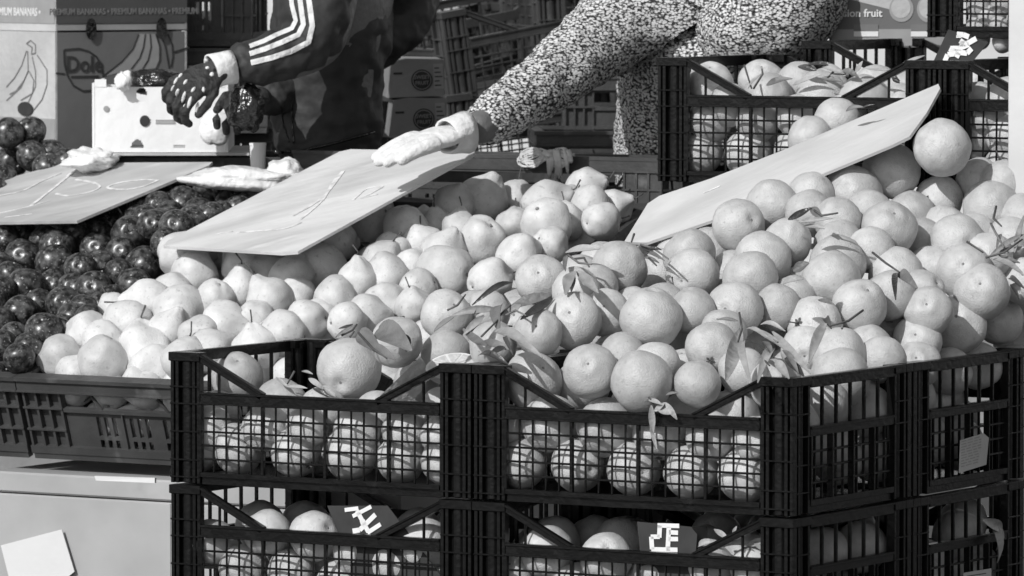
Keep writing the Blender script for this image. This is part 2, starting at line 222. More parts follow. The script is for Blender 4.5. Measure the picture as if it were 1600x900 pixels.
# ---------------------------------------------------------------- fruit: kind | x y z radius | neck roll | label
GROUPS = ["oranges buried in the heap", "oranges deep in the front crates", "oranges deep in the rear crates", "oranges heaped over the front crates", "oranges in the rear crates", "oranges lying loose in the left front crate", "oranges pressed to the crate mesh", "oranges shaded behind the side mesh", "plums buried in the heap", "plums heaped beside the quinces", "quinces buried in the heap", "quinces heaped in the grey crate"]
LABELS = []
FRUIT = """
o|0.330 8.858 1.115 0.0401|0|3|orange touching the lower edge of the narrow price board
o|0.257 8.795 1.076 0.0399|0|3|orange below left of the orange touching the narrow board
o|0.260 8.724 1.051 0.0395|0|3|second nearest orange above right of the broad orange with the seam
o|0.361 8.750 1.071 0.0415|0|3|orange below right of the orange touching the narrow board
o|0.341 8.683 1.048 0.0412|0|3|orange below the orange touching the narrow board
o|0.400 8.804 1.094 0.0353|0|3|nearest orange right of the orange touching the narrow board
o|0.316 8.614 1.007 0.0418|0|3|second nearest orange above right of the orange next to the leaf fan
o|0.196 8.552 0.999 0.0451|0|3|broad orange in mid heap with a wrinkled seam round its middle
o|0.215 8.642 1.008 0.0365|0|3|nearest orange above right of the broad orange with the seam
o|0.378 8.641 1.009 0.0346|0|3|third nearest orange above right of the orange next to the leaf fan
o|0.430 8.631 0.985 0.0410|0|3|second nearest orange above left of the low orange at the crate rim
o|0.496 8.659 1.010 0.0402|0|3|orange below left of the orange with the pointed leaf
o|0.458 8.706 1.044 0.0422|0|3|second nearest orange left of the orange with the pointed leaf
o|0.470 8.764 1.064 0.0425|0|3|nearest orange left of the orange with the pointed leaf
o|0.475 8.829 1.089 0.0372|0|3|second nearest orange left of the large orange standing proud
o|0.503 8.981 1.155 0.0445|0|3|second nearest orange above left of the large orange standing proud
o|0.549 8.855 1.111 0.0420|0|3|large pale orange standing proud on the heap below the narrow board
o|0.525 8.915 1.130 0.0357|0|3|nearest orange above left of the large orange standing proud
o|0.280 8.490 0.960 0.0385|0|3|orange beside the fan of dry leaves, a leaf across its side
o|0.180 8.411 0.919 0.0444|0|3|second nearest orange below the broad orange with the seam
o|0.202 8.476 0.938 0.0340|0|3|nearest orange below the broad orange with the seam
o|0.462 8.521 0.918 0.0423|0|3|orange low on the crate rim just beside the leaf fan
o|0.461 8.576 0.945 0.0407|0|3|orange above the low orange at the crate rim
o|0.415 8.591 0.953 0.0344|0|3|nearest orange above left of the low orange at the crate rim
o|0.508 8.638 0.952 0.0346|0|3|nearest orange above right of the low orange at the crate rim
o|0.524 8.588 0.938 0.0344|0|3|second nearest orange above right of the low orange at the crate rim
o|0.255 8.589 1.007 0.0344|0|3|orange right of the broad orange with the seam
o|0.383 8.929 1.141 0.0395|0|3|orange above right of the orange touching the narrow board
o|0.441 8.953 1.155 0.0358|0|3|orange below the orange perched above the narrow board
o|0.435 8.895 1.131 0.0356|0|3|second nearest orange right of the orange touching the narrow board
o|0.633 8.946 1.226 0.0433|0|3|shaded orange with a bright sunlit crescent under the high end of the narrow board
o|0.563 9.018 1.189 0.0418|0|3|orange below left of the orange with the sunlit crescent
o|0.634 9.024 1.146 0.0361|0|3|orange below the orange with the sunlit crescent
o|0.697 9.041 1.171 0.0381|0|3|orange above left of the orange with the curled leaf on its shoulder
o|0.729 9.004 1.170 0.0360|0|3|orange above right of the orange with the curled leaf on its shoulder
o|0.708 8.975 1.136 0.0426|0|3|orange near the white post with a dark curled leaf on its shoulder
o|0.651 8.890 1.090 0.0422|0|3|second nearest orange below left of the orange with the curled leaf on its shoulder
o|0.637 8.971 1.105 0.0359|0|3|third nearest orange below left of the orange with the curled leaf on its shoulder
o|0.658 8.828 1.049 0.0419|0|3|orange above the big orange showing its navel
o|0.681 8.803 1.022 0.0418|0|3|nearest orange above right of the big orange showing its navel
o|0.732 8.915 1.091 0.0357|0|3|orange below right of the orange with the curled leaf on its shoulder
o|0.556 8.788 1.047 0.0417|0|3|orange with a small dark pointed leaf resting against its front
o|0.544 8.721 1.021 0.0368|0|3|orange below the orange with the pointed leaf
o|0.591 8.758 1.023 0.0351|0|3|orange below right of the orange with the pointed leaf
o|0.597 8.710 0.999 0.0367|0|3|orange above left of the big orange showing its navel
o|0.647 8.806 0.974 0.0437|0|3|large orange showing its navel to the viewer near the front rim
o|0.581 8.705 0.956 0.0367|0|3|nearest orange below left of the big orange showing its navel
o|0.715 8.901 0.973 0.0357|0|3|nearest orange right of the big orange showing its navel
o|0.580 8.676 0.925 0.0348|0|3|second nearest orange below left of the big orange showing its navel
o|0.631 8.763 0.909 0.0351|0|3|orange below the big orange showing its navel
o|0.680 8.844 0.911 0.0355|0|3|nearest orange below right of the big orange showing its navel
o|0.747 8.955 0.900 0.0359|0|3|second nearest orange below right of the big orange showing its navel
o|0.775 9.052 0.973 0.0363|0|3|third nearest orange right of the big orange showing its navel
o|0.612 8.861 1.050 0.0355|0|3|orange right of the orange with the pointed leaf
o|0.603 8.924 1.088 0.0357|0|3|orange right of the large orange standing proud
o|0.590 8.987 1.125 0.0360|0|3|orange above right of the large orange standing proud
o|0.156 8.836 1.054 0.0410|0|3|pitted orange with a small dark scar at the heap edge below the narrow price board
o|0.086 8.642 0.990 0.0419|0|3|orange with a dimpled crown beside the cluster of dark leaves
o|0.135 8.689 0.998 0.0348|0|3|orange right of the dimpled orange by the dark leaves
o|0.042 8.818 1.038 0.0381|0|3|orange above left of the dimpled orange by the dark leaves
o|0.092 8.726 1.027 0.0350|0|3|orange above the dimpled orange by the dark leaves
o|0.029 8.567 0.910 0.0425|0|3|orange behind the slanted brace beside the middle crate posts
o|0.110 8.469 0.930 0.0393|0|3|orange below the dimpled orange by the dark leaves
o|0.155 8.518 0.947 0.0342|0|3|orange below left of the broad orange with the seam
o|-0.095 8.780 0.989 0.0380|0|3|third nearest orange above left of the orange by the middle crate posts
o|-0.094 8.744 0.932 0.0387|0|3|nearest orange left of the orange by the middle crate posts
o|-0.165 8.711 0.955 0.0368|0|3|second nearest orange left of the orange by the middle crate posts
o|0.038 8.595 0.976 0.0345|0|3|orange left of the dimpled orange by the dark leaves
o|0.750 9.005 0.935 0.0361|0|3|second nearest orange right of the big orange showing its navel
o|0.490 9.154 1.258 0.0366|0|3|orange perched above the narrow price board against the rear crate mesh
o|0.450 9.130 1.230 0.0365|0|3|orange below left of the orange perched above the narrow board
o|0.362 8.406 0.917 0.0337|0|3|orange left of the low orange at the crate rim
o|0.257 8.408 0.917 0.0337|0|3|orange below the orange next to the leaf fan
o|0.321 8.449 0.932 0.0339|0|3|orange below right of the orange next to the leaf fan
o|0.403 8.688 1.016 0.0348|0|3|third nearest orange above left of the low orange at the crate rim
o|0.298 8.550 0.979 0.0343|0|3|nearest orange above right of the orange next to the leaf fan
o|-0.027 8.631 0.955 0.0346|0|3|nearest orange above left of the orange by the middle crate posts
o|-0.037 8.810 0.990 0.0353|0|3|second nearest orange above left of the orange by the middle crate posts
o|0.120 8.781 1.029 0.0352|0|3|orange below left of the pitted orange by the narrow board
o|0.678 8.937 1.095 0.0358|0|3|nearest orange below left of the orange with the curled leaf on its shoulder
o|0.748 8.872 1.033 0.0355|0|3|second nearest orange above right of the big orange showing its navel
o|0.754 8.944 1.123 0.0358|0|3|orange right of the orange with the curled leaf on its shoulder
o|0.520 8.804 1.083 0.0353|0|3|orange below left of the large orange standing proud
o|0.696 8.866 1.071 0.0355|0|3|orange below the orange with the curled leaf on its shoulder
o|0.476 8.866 1.122 0.0355|0|3|nearest orange left of the large orange standing proud
o|-0.236 8.807 0.909 0.0474||5|big orange with a leafy stub on top in the left front crate
o|-0.404 8.919 0.889 0.0386||5|orange lying in the open left front crate, second from its outer corner
o|-0.336 8.828 0.854 0.0401||5|orange lying in the open left front crate, third from its outer corner
o|-0.433 8.879 0.839 0.0375||5|orange lying in the open left front crate, first from its outer corner
o|-0.101 8.678 0.860 0.0330||5|orange lying in the open left front crate, eighth from its outer corner
o|-0.273 8.773 0.853 0.0352||5|orange lying in the open left front crate, fourth from its outer corner
o|-0.194 8.741 0.848 0.0351||5|orange lying in the open left front crate, sixth from its outer corner
o|-0.139 8.795 0.888 0.0334||5|orange lying in the open left front crate, seventh from its outer corner
o|-0.442 8.818 0.820 0.0354||6|orange in the upper left front crate mesh, first from the left, top row
o|-0.356 8.768 0.827 0.0361||6|orange in the upper left front crate mesh, second from the left, top row
o|-0.295 8.724 0.831 0.0313||6|orange in the upper left front crate mesh, third from the left, top row
o|-0.222 8.687 0.830 0.0349||6|orange in the upper left front crate mesh, fourth from the left, top row
o|-0.153 8.641 0.831 0.0328||6|orange in the upper left front crate mesh, fifth from the left, top row
o|-0.100 8.606 0.829 0.0309||6|orange in the upper left front crate mesh, sixth from the left, top row
o|-0.397 8.791 0.795 0.0381||6|orange in the upper left front crate mesh, second from the left, bottom row
o|-0.312 8.741 0.793 0.0360||6|orange in the upper left front crate mesh, third from the left, bottom row
o|-0.232 8.693 0.796 0.0386||6|orange in the upper left front crate mesh, fourth from the left, bottom row
o|-0.158 8.650 0.793 0.0365||6|orange in the upper left front crate mesh, fifth from the left, bottom row
o|-0.095 8.606 0.791 0.0345||6|orange in the upper left front crate mesh, sixth from the left, bottom row
o|-0.456 8.818 0.785 0.0279||6|orange in the upper left front crate mesh, first from the left, bottom row
o|0.013 8.548 0.794 0.0370||6|orange in the upper right front crate mesh, first from the left, bottom row
o|0.092 8.503 0.796 0.0386||6|orange in the upper right front crate mesh, second from the left, bottom row
o|0.170 8.455 0.795 0.0384||6|orange in the upper right front crate mesh, third from the left, bottom row
o|0.249 8.407 0.795 0.0382||6|orange in the upper right front crate mesh, fourth from the left, bottom row
o|0.321 8.360 0.794 0.0371||6|orange in the upper right front crate mesh, fifth from the left, bottom row
o|0.054 8.524 0.853 0.0405||6|orange in the upper right front crate mesh, second from the left, top row
o|0.132 8.480 0.851 0.0430||6|orange in the upper right front crate mesh, third from the left, top row
o|0.205 8.434 0.844 0.0374||6|orange in the upper right front crate mesh, fourth from the left, top row
o|0.275 8.387 0.846 0.0354||6|orange in the upper right front crate mesh, fifth from the left, top row
o|0.335 8.348 0.845 0.0335||6|orange in the upper right front crate mesh, sixth from the left, top row
o|-0.009 8.553 0.848 0.0307||6|orange in the upper right front crate mesh, first from the left, top row
o|-0.353 8.764 0.675 0.0352||6|orange in the lower left front crate mesh, second from the left, top row
o|-0.285 8.725 0.674 0.0369||6|orange in the lower left front crate mesh, third from the left, top row
o|-0.438 8.819 0.653 0.0373||6|orange in the lower left front crate mesh, first from the left, top row
o|-0.220 8.687 0.655 0.0367||6|orange in the lower left front crate mesh, fourth from the left, top row
o|-0.126 8.633 0.670 0.0392||6|orange in the lower left front crate mesh, fifth from the left, top row
o|-0.165 8.651 0.642 0.0366||6|orange in the lower left front crate mesh, fourth from the left, bottom row
o|-0.390 8.788 0.621 0.0353||6|orange in the lower left front crate mesh, first from the left, bottom row
o|-0.319 8.745 0.619 0.0351||6|orange in the lower left front crate mesh, second from the left, bottom row
o|0.050 8.524 0.671 0.0378||6|orange in the lower right front crate mesh, first from the left, top row
o|0.132 8.474 0.667 0.0376||6|orange in the lower right front crate mesh, second from the left, top row
o|0.205 8.431 0.653 0.0357||6|orange in the lower right front crate mesh, third from the left, bottom row
o|0.275 8.387 0.662 0.0355||6|orange in the lower right front crate mesh, fourth from the left, bottom row
o|0.336 8.350 0.664 0.0353||6|orange in the lower right front crate mesh, fifth from the left, bottom row
o|0.000 8.550 0.639 0.0325||6|orange in the lower right front crate mesh, first from the left, bottom row
o|0.090 8.501 0.626 0.0360||6|orange in the lower right front crate mesh, second from the left, bottom row
o|-0.248 8.705 0.604 0.0368||6|orange in the lower left front crate mesh, third from the left, bottom row
o|0.304 9.329 1.255 0.0354||4|first orange from the left in the upper row of the rear crate
o|0.290 9.338 1.205 0.0354||4|first orange from the left in the lower row of the rear crate
o|0.376 9.286 1.258 0.0352||4|third orange from the left in the upper row of the rear crate
o|0.362 9.297 1.205 0.0372||4|second orange from the left in the lower row of the rear crate
o|0.436 9.250 1.263 0.0351||4|fourth orange from the left in the upper row of the rear crate
o|0.434 9.254 1.210 0.0370||4|third orange from the left in the lower row of the rear crate
o|0.504 9.209 1.264 0.0349||4|fifth orange from the left in the upper row of the rear crate
o|0.394 9.349 1.288 0.0394||4|first orange from the left in the top layer of the rear crate
o|0.472 9.279 1.292 0.0410||4|second orange from the left in the top layer of the rear crate
o|0.534 9.218 1.289 0.0388||4|third orange from the left in the top layer of the rear crate
o|0.587 9.221 1.285 0.0311||4|fourth orange from the left in the top layer of the rear crate
o|0.616 9.139 1.273 0.0327||4|sixth orange from the left in the upper row of the rear crate
o|0.702 9.140 1.286 0.0327||4|first orange from the left in the top layer of the rear crate by the post
o|0.742 9.092 1.293 0.0345||4|second orange from the left in the top layer of the rear crate by the post
o|0.689 9.093 1.235 0.0306||4|second orange from the left in the lower row of the rear crate by the post
o|0.740 9.067 1.238 0.0344||4|fourth orange from the left in the lower row of the rear crate by the post
o|0.712 9.079 1.264 0.0306||4|first orange from the left in the upper row of the rear crate by the post
o|0.333 9.310 1.278 0.0333||4|second orange from the left in the upper row of the rear crate
o|0.676 9.103 1.202 0.0326||4|first orange from the left in the lower row of the rear crate by the post
o|0.735 9.067 1.192 0.0325||4|third orange from the left in the lower row of the rear crate by the post
q|-0.704 9.429 0.883 0.0355|200.0|11|quince at the front corner of the grey crate beside the plums
q|-0.633 9.368 0.879 0.0406|250.0|11|nearest quince right of the quince at the front corner
q|-0.637 9.413 0.907 0.0354|150.0|11|second nearest quince right of the quince at the front corner
q|-0.569 9.394 0.899 0.0428|100.0|11|second nearest quince below left of the large smooth quince
q|-0.550 9.355 0.872 0.0405|40.0|11|third nearest quince below left of the large smooth quince
q|-0.516 9.452 0.950 0.0441|310.0|11|large smooth quince standing out at the plum side of its heap
q|-0.569 9.500 0.965 0.0357|180.0|11|nearest quince left of the large smooth quince
q|-0.602 9.461 0.932 0.0399|200.0|11|second nearest quince left of the large smooth quince
q|-0.663 9.458 0.920 0.0345|150.0|11|quince above right of the quince at the front corner
q|-0.500 9.577 1.005 0.0393|80.0|11|quince with two long dark stems below the price board tip
q|-0.464 9.464 0.969 0.0323|250.0|11|quince below right of the quince with long stems
q|-0.422 9.494 0.983 0.0368|90.0|11|quince left of the dull pear shaped quince
q|-0.439 9.355 0.936 0.0384|0.0|11|quince right of the large smooth quince
q|-0.518 9.640 1.030 0.0417|10.0|11|quince above left of the quince with long stems
q|-0.480 9.334 0.920 0.0340|200.0|11|nearest quince below right of the large smooth quince
q|-0.377 9.405 0.973 0.0375|120.0|11|duller pear shaped quince lying with its neck up
q|-0.344 9.477 1.007 0.0345|70.0|11|quince left of the quince with the dark blossom end
q|-0.334 9.434 0.977 0.0298|270.0|11|quince right of the dull pear shaped quince
q|-0.298 9.528 1.013 0.0423|340.0|11|quince with dark blossom end facing out below the large price board
q|-0.420 9.571 1.019 0.0370|150.0|11|quince above left of the dull pear shaped quince
q|-0.268 9.343 0.979 0.0362|10.0|11|nearest quince below right of the quince with the dark blossom end
q|-0.315 9.273 0.949 0.0327|190.0|11|second nearest quince below right of the dull pear shaped quince
q|-0.292 9.310 0.947 0.0361|20.0|11|quince below the quince with the dark blossom end
q|-0.217 9.226 0.958 0.0357|0.0|11|third nearest quince below right of the quince with the dark blossom end
q|-0.194 9.283 0.974 0.0359|200.0|11|third nearest quince below left of the broad lumpy quince
q|-0.193 9.397 1.005 0.0396|340.0|11|third nearest quince left of the broad lumpy quince
q|-0.203 9.465 1.031 0.0366|60.0|11|second nearest quince right of the quince with the dark blossom end
q|-0.167 9.598 1.071 0.0382|280.0|11|second nearest quince above left of the broad lumpy quince
q|-0.350 9.251 0.933 0.0369|170.0|11|nearest quince below right of the dull pear shaped quince
q|-0.395 9.367 0.947 0.0296|330.0|11|quince below left of the dull pear shaped quince
q|-0.223 9.666 1.080 0.0374|220.0|11|second nearest quince above right of the quince with the dark blossom end
q|-0.275 9.590 1.055 0.0338|0.0|11|nearest quince above right of the quince with the dark blossom end
q|-0.384 9.618 1.023 0.0304|90.0|11|second nearest quince above the dull pear shaped quince
q|-0.118 9.635 1.079 0.0307|100.0|11|second nearest quince below left of the tall leaning quince
q|-0.049 9.732 1.113 0.0432|60.0|11|tall quince with its neck leaning up beneath the raffia bow
q|-0.091 9.677 1.112 0.0341|70.0|11|quince left of the tall leaning quince
q|-0.048 9.492 1.058 0.0400|240.0|11|quince below the tall leaning quince
q|0.005 9.553 1.085 0.0302|90.0|11|nearest quince below right of the tall leaning quince
q|0.056 9.608 1.113 0.0383|30.0|11|third nearest quince below left of the quince at the far crate end
q|0.055 9.488 1.086 0.0410|300.0|11|fourth nearest quince below left of the quince at the far crate end
q|0.062 9.405 1.058 0.0300|330.0|11|fifth nearest quince below left of the quince at the far crate end
q|0.014 9.368 1.044 0.0363|40.0|11|second nearest quince below right of the tall leaning quince
q|-0.104 9.368 1.015 0.0459|180.0|11|broad lumpy quince at the heap middle near the leaf cluster
q|-0.108 9.458 1.040 0.0366|60.0|11|quince above the broad lumpy quince
q|-0.031 9.280 1.012 0.0349|20.0|11|quince right of the broad lumpy quince
q|0.119 9.705 1.137 0.0320|20.0|11|quince in the far end of the crate beside the raffia bow
q|0.124 9.584 1.112 0.0316|270.0|11|quince below the quince at the far crate end
q|0.164 9.623 1.110 0.0304|20.0|11|nearest quince below right of the quince at the far crate end
q|-0.147 9.315 0.996 0.0308|200.0|11|nearest quince below left of the broad lumpy quince
q|-0.151 9.239 0.976 0.0292|100.0|11|second nearest quince below left of the broad lumpy quince
q|-0.189 9.519 1.039 0.0314|220.0|11|second nearest quince left of the broad lumpy quince
q|-0.237 9.370 1.005 0.0320|90.0|11|nearest quince right of the quince with the dark blossom end
q|-0.247 9.174 0.953 0.0313|0.0|11|second nearest quince below right of the quince with the dark blossom end
q|-0.623 9.533 0.945 0.0326|120.0|11|third nearest quince left of the large smooth quince
q|-0.534 9.412 0.923 0.0343|60.0|11|nearest quince below left of the large smooth quince
q|-0.461 9.298 0.901 0.0360|30.0|11|second nearest quince below right of the large smooth quince
q|-0.499 9.277 0.892 0.0359|80.0|11|quince below the large smooth quince
q|-0.390 9.231 0.915 0.0358|100.0|11|quince below the dull pear shaped quince
q|-0.533 9.535 0.980 0.0326|60.0|11|quince above the large smooth quince
q|-0.141 9.542 1.055 0.0326|100.0|11|nearest quince above left of the broad lumpy quince
q|-0.081 9.558 1.075 0.0305|90.0|11|nearest quince below left of the tall leaning quince
q|0.086 9.546 1.090 0.0304|100.0|11|second nearest quince below left of the quince at the far crate end
q|0.005 9.773 1.116 0.0334|80.0|11|quince right of the tall leaning quince
q|-0.459 9.667 1.034 0.0306|40.0|11|quince above right of the quince with long stems
q|-0.159 9.433 1.021 0.0301|60.0|11|nearest quince left of the broad lumpy quince
q|-0.382 9.527 1.006 0.0325|40.0|11|nearest quince above the dull pear shaped quince
q|-0.571 9.333 0.849 0.0319|60.0|11|fourth nearest quince below left of the large smooth quince
q|-0.674 9.391 0.860 0.0321|60.0|11|quince below right of the quince at the front corner
q|0.092 9.659 1.116 0.0305|60.0|11|nearest quince below left of the quince at the far crate end
q|0.140 9.505 1.092 0.0300|10.0|11|second nearest quince below right of the quince at the far crate end
p|-0.616 9.797 1.057 0.0299|0|9|mottled plum with its ringed stem cavity facing out
p|-0.593 9.832 1.076 0.0259|0|9|second nearest plum above right of the plum with the ringed cavity
p|-0.675 9.921 1.053 0.0251|0|9|plum left of the plum with the ringed cavity
p|-0.715 9.898 1.052 0.0261|0|9|nearest plum above right of the plum with the pale scar
p|-0.795 9.863 1.016 0.0291|0|9|plum left of the plum with the pale scar
p|-0.738 9.805 1.009 0.0320|0|9|speckled plum with pale stem scar in the heap middle
p|-0.738 9.858 1.033 0.0281|0|9|nearest plum above the plum with the pale scar
p|-0.763 9.921 1.040 0.0251|0|9|nearest plum above left of the plum with the pale scar
p|-0.808 9.991 1.050 0.0253|0|9|second nearest plum above left of the plum with the pale scar
p|-0.835 9.951 1.041 0.0273|0|9|third nearest plum above left of the plum with the pale scar
p|-0.672 9.833 1.030 0.0269|0|9|second nearest plum below left of the plum with the ringed cavity
p|-0.662 9.746 1.006 0.0277|0|9|second nearest plum left of the shiny plum at the divider
p|-0.665 9.651 0.976 0.0285|0|9|second nearest plum below right of the plum with the pale scar
p|-0.590 9.713 1.011 0.0307|0|9|shiny plum at the divider next to the first quinces
p|-0.600 9.645 0.981 0.0295|0|9|nearest plum below left of the shiny plum at the divider
p|-0.626 9.682 0.999 0.0245|0|9|nearest plum left of the shiny plum at the divider
p|-0.632 9.619 0.958 0.0264|0|9|second nearest plum below left of the shiny plum at the divider
p|-0.710 9.610 0.954 0.0284|0|9|second nearest plum below the plum with the pale scar
p|-0.779 9.729 0.972 0.0328|0|9|nearest plum above the dark round plum
p|-0.739 9.761 0.977 0.0247|0|9|nearest plum below the plum with the pale scar
p|-0.779 9.612 0.941 0.0284|0|9|dark round plum with one bright highlight low in the heap
p|-0.731 9.472 0.921 0.0290|0|9|plum below right of the dark round plum
p|-0.781 9.517 0.908 0.0241|0|9|nearest plum below the dark round plum
p|-0.796 9.475 0.899 0.0240|0|9|second nearest plum below left of the dark round plum
p|-0.689 9.536 0.937 0.0262|0|9|second nearest plum right of the dark round plum
p|-0.675 9.567 0.948 0.0242|0|9|third nearest plum below right of the plum with the pale scar
p|-0.701 9.683 0.975 0.0245|0|9|nearest plum below right of the plum with the pale scar
p|-0.809 9.787 0.990 0.0248|0|9|second nearest plum above the dark round plum
p|-0.816 9.695 0.972 0.0245|0|9|nearest plum above left of the dark round plum
p|-0.808 9.574 0.929 0.0242|0|9|nearest plum below left of the dark round plum
p|-0.537 9.916 1.097 0.0313|0|9|second nearest plum below left of the topmost plum between the boards
p|-0.491 9.932 1.124 0.0293|0|9|glossy plum topmost in the gap between the two price boards
p|-0.456 9.879 1.102 0.0271|0|9|nearest plum below right of the topmost plum between the boards
p|-0.430 9.914 1.111 0.0251|0|9|plum right of the topmost plum between the boards
p|-0.485 9.780 1.085 0.0247|0|9|nearest plum below the topmost plum between the boards
p|-0.537 9.712 1.073 0.0266|0|9|third nearest plum right of the plum with the ringed cavity
p|-0.576 9.889 1.096 0.0250|0|9|fourth nearest plum above right of the plum with the ringed cavity
p|-0.604 9.924 1.095 0.0251|0|9|third nearest plum above right of the plum with the ringed cavity
p|-0.640 10.000 1.077 0.0253|0|9|plum above the plum with the ringed cavity
p|-0.860 10.388 1.201 0.0262|0|9|plum left of the dusty plum by the carton
p|-0.826 10.423 1.202 0.0263|0|9|dusty plum on top of the rear heap beside the banana carton
p|-0.860 10.427 1.149 0.0285|0|9|nearest plum below left of the dusty plum by the carton
p|-0.820 10.379 1.162 0.0262|0|9|plum below the dusty plum by the carton
p|-0.790 10.416 1.164 0.0263|0|9|nearest plum below right of the dusty plum by the carton
p|-0.860 10.258 1.127 0.0259|0|9|second nearest plum below left of the dusty plum by the carton
p|-0.785 10.067 1.082 0.0255|0|9|second nearest plum above the plum with the pale scar
p|-0.717 10.001 1.075 0.0253|0|9|second nearest plum above right of the plum with the pale scar
p|-0.553 9.683 1.048 0.0245|0|9|plum above right of the shiny plum at the divider
p|-0.628 9.764 1.029 0.0247|0|9|nearest plum below left of the plum with the ringed cavity
p|-0.568 9.797 1.073 0.0248|0|9|second nearest plum right of the plum with the ringed cavity
p|-0.661 9.960 1.071 0.0252|0|9|plum above left of the plum with the ringed cavity
p|-0.691 9.713 1.006 0.0246|0|9|plum right of the plum with the pale scar
p|-0.753 9.652 0.953 0.0244|0|9|plum above right of the dark round plum
p|-0.764 9.401 0.884 0.0238|0|9|third nearest plum below the dark round plum
p|-0.662 9.504 0.937 0.0241|0|9|fourth nearest plum below right of the plum with the pale scar
p|-0.647 9.586 0.952 0.0243|0|9|third nearest plum below left of the shiny plum at the divider
p|-0.752 9.442 0.896 0.0239|0|9|second nearest plum below the dark round plum
p|-0.701 9.500 0.922 0.0240|0|9|nearest plum right of the dark round plum
p|-0.829 9.828 1.000 0.0249|0|9|third nearest plum above left of the dark round plum
p|-0.513 9.740 1.076 0.0246|0|9|fourth nearest plum below left of the topmost plum between the boards
p|-0.827 9.655 0.958 0.0244|0|9|second nearest plum above left of the dark round plum
p|-0.849 9.896 1.017 0.0250|0|9|fourth nearest plum above left of the dark round plum
p|-0.785 10.277 1.146 0.0260|0|9|second nearest plum below right of the dusty plum by the carton
p|-0.871 10.202 1.108 0.0258|0|9|third nearest plum below left of the dusty plum by the carton
p|-0.759 10.375 1.150 0.0262|0|9|third nearest plum below right of the dusty plum by the carton
p|-0.608 9.870 1.075 0.0250|0|9|nearest plum above right of the plum with the ringed cavity
p|-0.576 9.754 1.073 0.0247|0|9|nearest plum right of the plum with the ringed cavity
p|-0.555 9.852 1.083 0.0249|0|9|fifth nearest plum above right of the plum with the ringed cavity
p|-0.515 9.772 1.080 0.0247|0|9|third nearest plum below left of the topmost plum between the boards
p|-0.506 9.835 1.090 0.0249|0|9|nearest plum below left of the topmost plum between the boards
p|-0.470 9.806 1.085 0.0248|0|9|second nearest plum below the topmost plum between the boards
p|-0.443 9.822 1.093 0.0248|0|9|second nearest plum below right of the topmost plum between the boards
p|-0.426 9.852 1.100 0.0249|0|9|third nearest plum below right of the topmost plum between the boards
o|0.360 8.416 0.801 0.0390||1|seventh orange from the left deep in the upper right front crate, nearer the bottom*
o|0.338 8.515 0.900 0.0390||1|sixth orange from the left deep in the upper right front crate, nearer the top*
o|0.650 8.918 0.822 0.0390||7|fourth shaded orange behind the upper rear side mesh*
o|0.282 8.507 0.801 0.0390||1|sixth orange from the left deep in the upper right front crate, nearer the bottom*
o|0.337 8.683 0.949 0.0390||0|half hidden orange right of the orange next to the leaf fan*
o|0.442 8.483 0.822 0.0390||7|third shaded orange behind the upper front side mesh*
o|0.152 8.688 0.934 0.0390||0|half hidden orange below left of the broad orange with the seam*
o|0.577 8.836 0.797 0.0390||7|ninth shaded orange behind the upper front side mesh*
o|0.508 8.725 0.888 0.0390||7|fifth shaded orange behind the upper front side mesh*
o|0.600 8.798 0.855 0.0390||7|first shaded orange behind the upper rear side mesh*
o|0.500 8.571 0.869 0.0390||7|sixth shaded orange behind the upper front side mesh*
o|0.293 8.950 1.070 0.0390||0|second nearest half hidden orange below left of the orange touching the narrow board*
o|0.622 8.867 0.865 0.0390||7|third shaded orange behind the upper rear side mesh*
o|0.240 8.500 0.858 0.0390||1|fourth orange from the left deep in the upper right front crate, nearer the top*
o|0.233 8.710 0.970 0.0390||0|half hidden orange below right of the broad orange with the seam*
o|0.139 8.550 0.809 0.0390||1|fourth orange from the left deep in the upper right front crate, nearer the bottom*
o|0.392 8.660 0.911 0.0390||0|half hidden orange left of the low orange at the crate rim*
o|0.217 8.605 0.807 0.0390||1|fifth orange from the left deep in the upper right front crate, nearer the bottom*
o|0.322 8.825 1.043 0.0390||0|half hidden orange below the orange touching the narrow board*
o|0.376 8.550 0.809 0.0390||1|eighth orange from the left deep in the upper right front crate, nearer the bottom*
o|0.552 8.641 0.847 0.0390||7|eighth shaded orange behind the upper front side mesh*
o|0.378 8.483 0.849 0.0390||1|eighth orange from the left deep in the upper right front crate, nearer the top*
o|0.447 8.933 1.050 0.0390||0|half hidden orange left of the orange with the pointed leaf*
o|0.596 8.724 0.809 0.0390||7|second shaded orange behind the upper rear side mesh*
o|0.307 8.453 0.867 0.0390||1|fifth orange from the left deep in the upper right front crate, nearer the top*
o|0.177 8.797 0.993 0.0390||0|half hidden orange above left of the broad orange with the seam*
o|0.054 8.595 0.826 0.0390||1|third orange from the left deep in the upper right front crate, nearer the bottom*
o|0.544 8.770 0.973 0.0390||0|half hidden orange below the orange with the pointed leaf*
o|0.100 8.591 0.901 0.0390||1|second orange from the left deep in the upper right front crate, nearer the top*
o|0.408 8.578 0.890 0.0390||7|first shaded orange behind the upper front side mesh*
o|0.239 8.539 0.920 0.0390||0|half hidden orange below left of the orange next to the leaf fan*
o|0.177 8.542 0.875 0.0390||1|third orange from the left deep in the upper right front crate, nearer the top*
o|0.396 8.721 0.945 0.0390||0|half hidden orange above left of the low orange at the crate rim*
o|0.518 8.592 0.801 0.0390||7|seventh shaded orange behind the upper front side mesh*
o|0.648 8.816 0.799 0.0390||7|fifth shaded orange behind the upper rear side mesh*
o|0.007 8.986 0.966 0.0390||0|second nearest half hidden orange left of the dimpled orange by the dark leaves*
o|-0.118 9.032 0.935 0.0390||0|fourth nearest half hidden orange left of the orange by the middle crate posts*
o|0.138 9.152 1.038 0.0390||0|nearest half hidden orange left of the pitted orange by the narrow board*
o|0.084 9.027 0.923 0.0390||0|half hidden orange below the dimpled orange by the dark leaves*
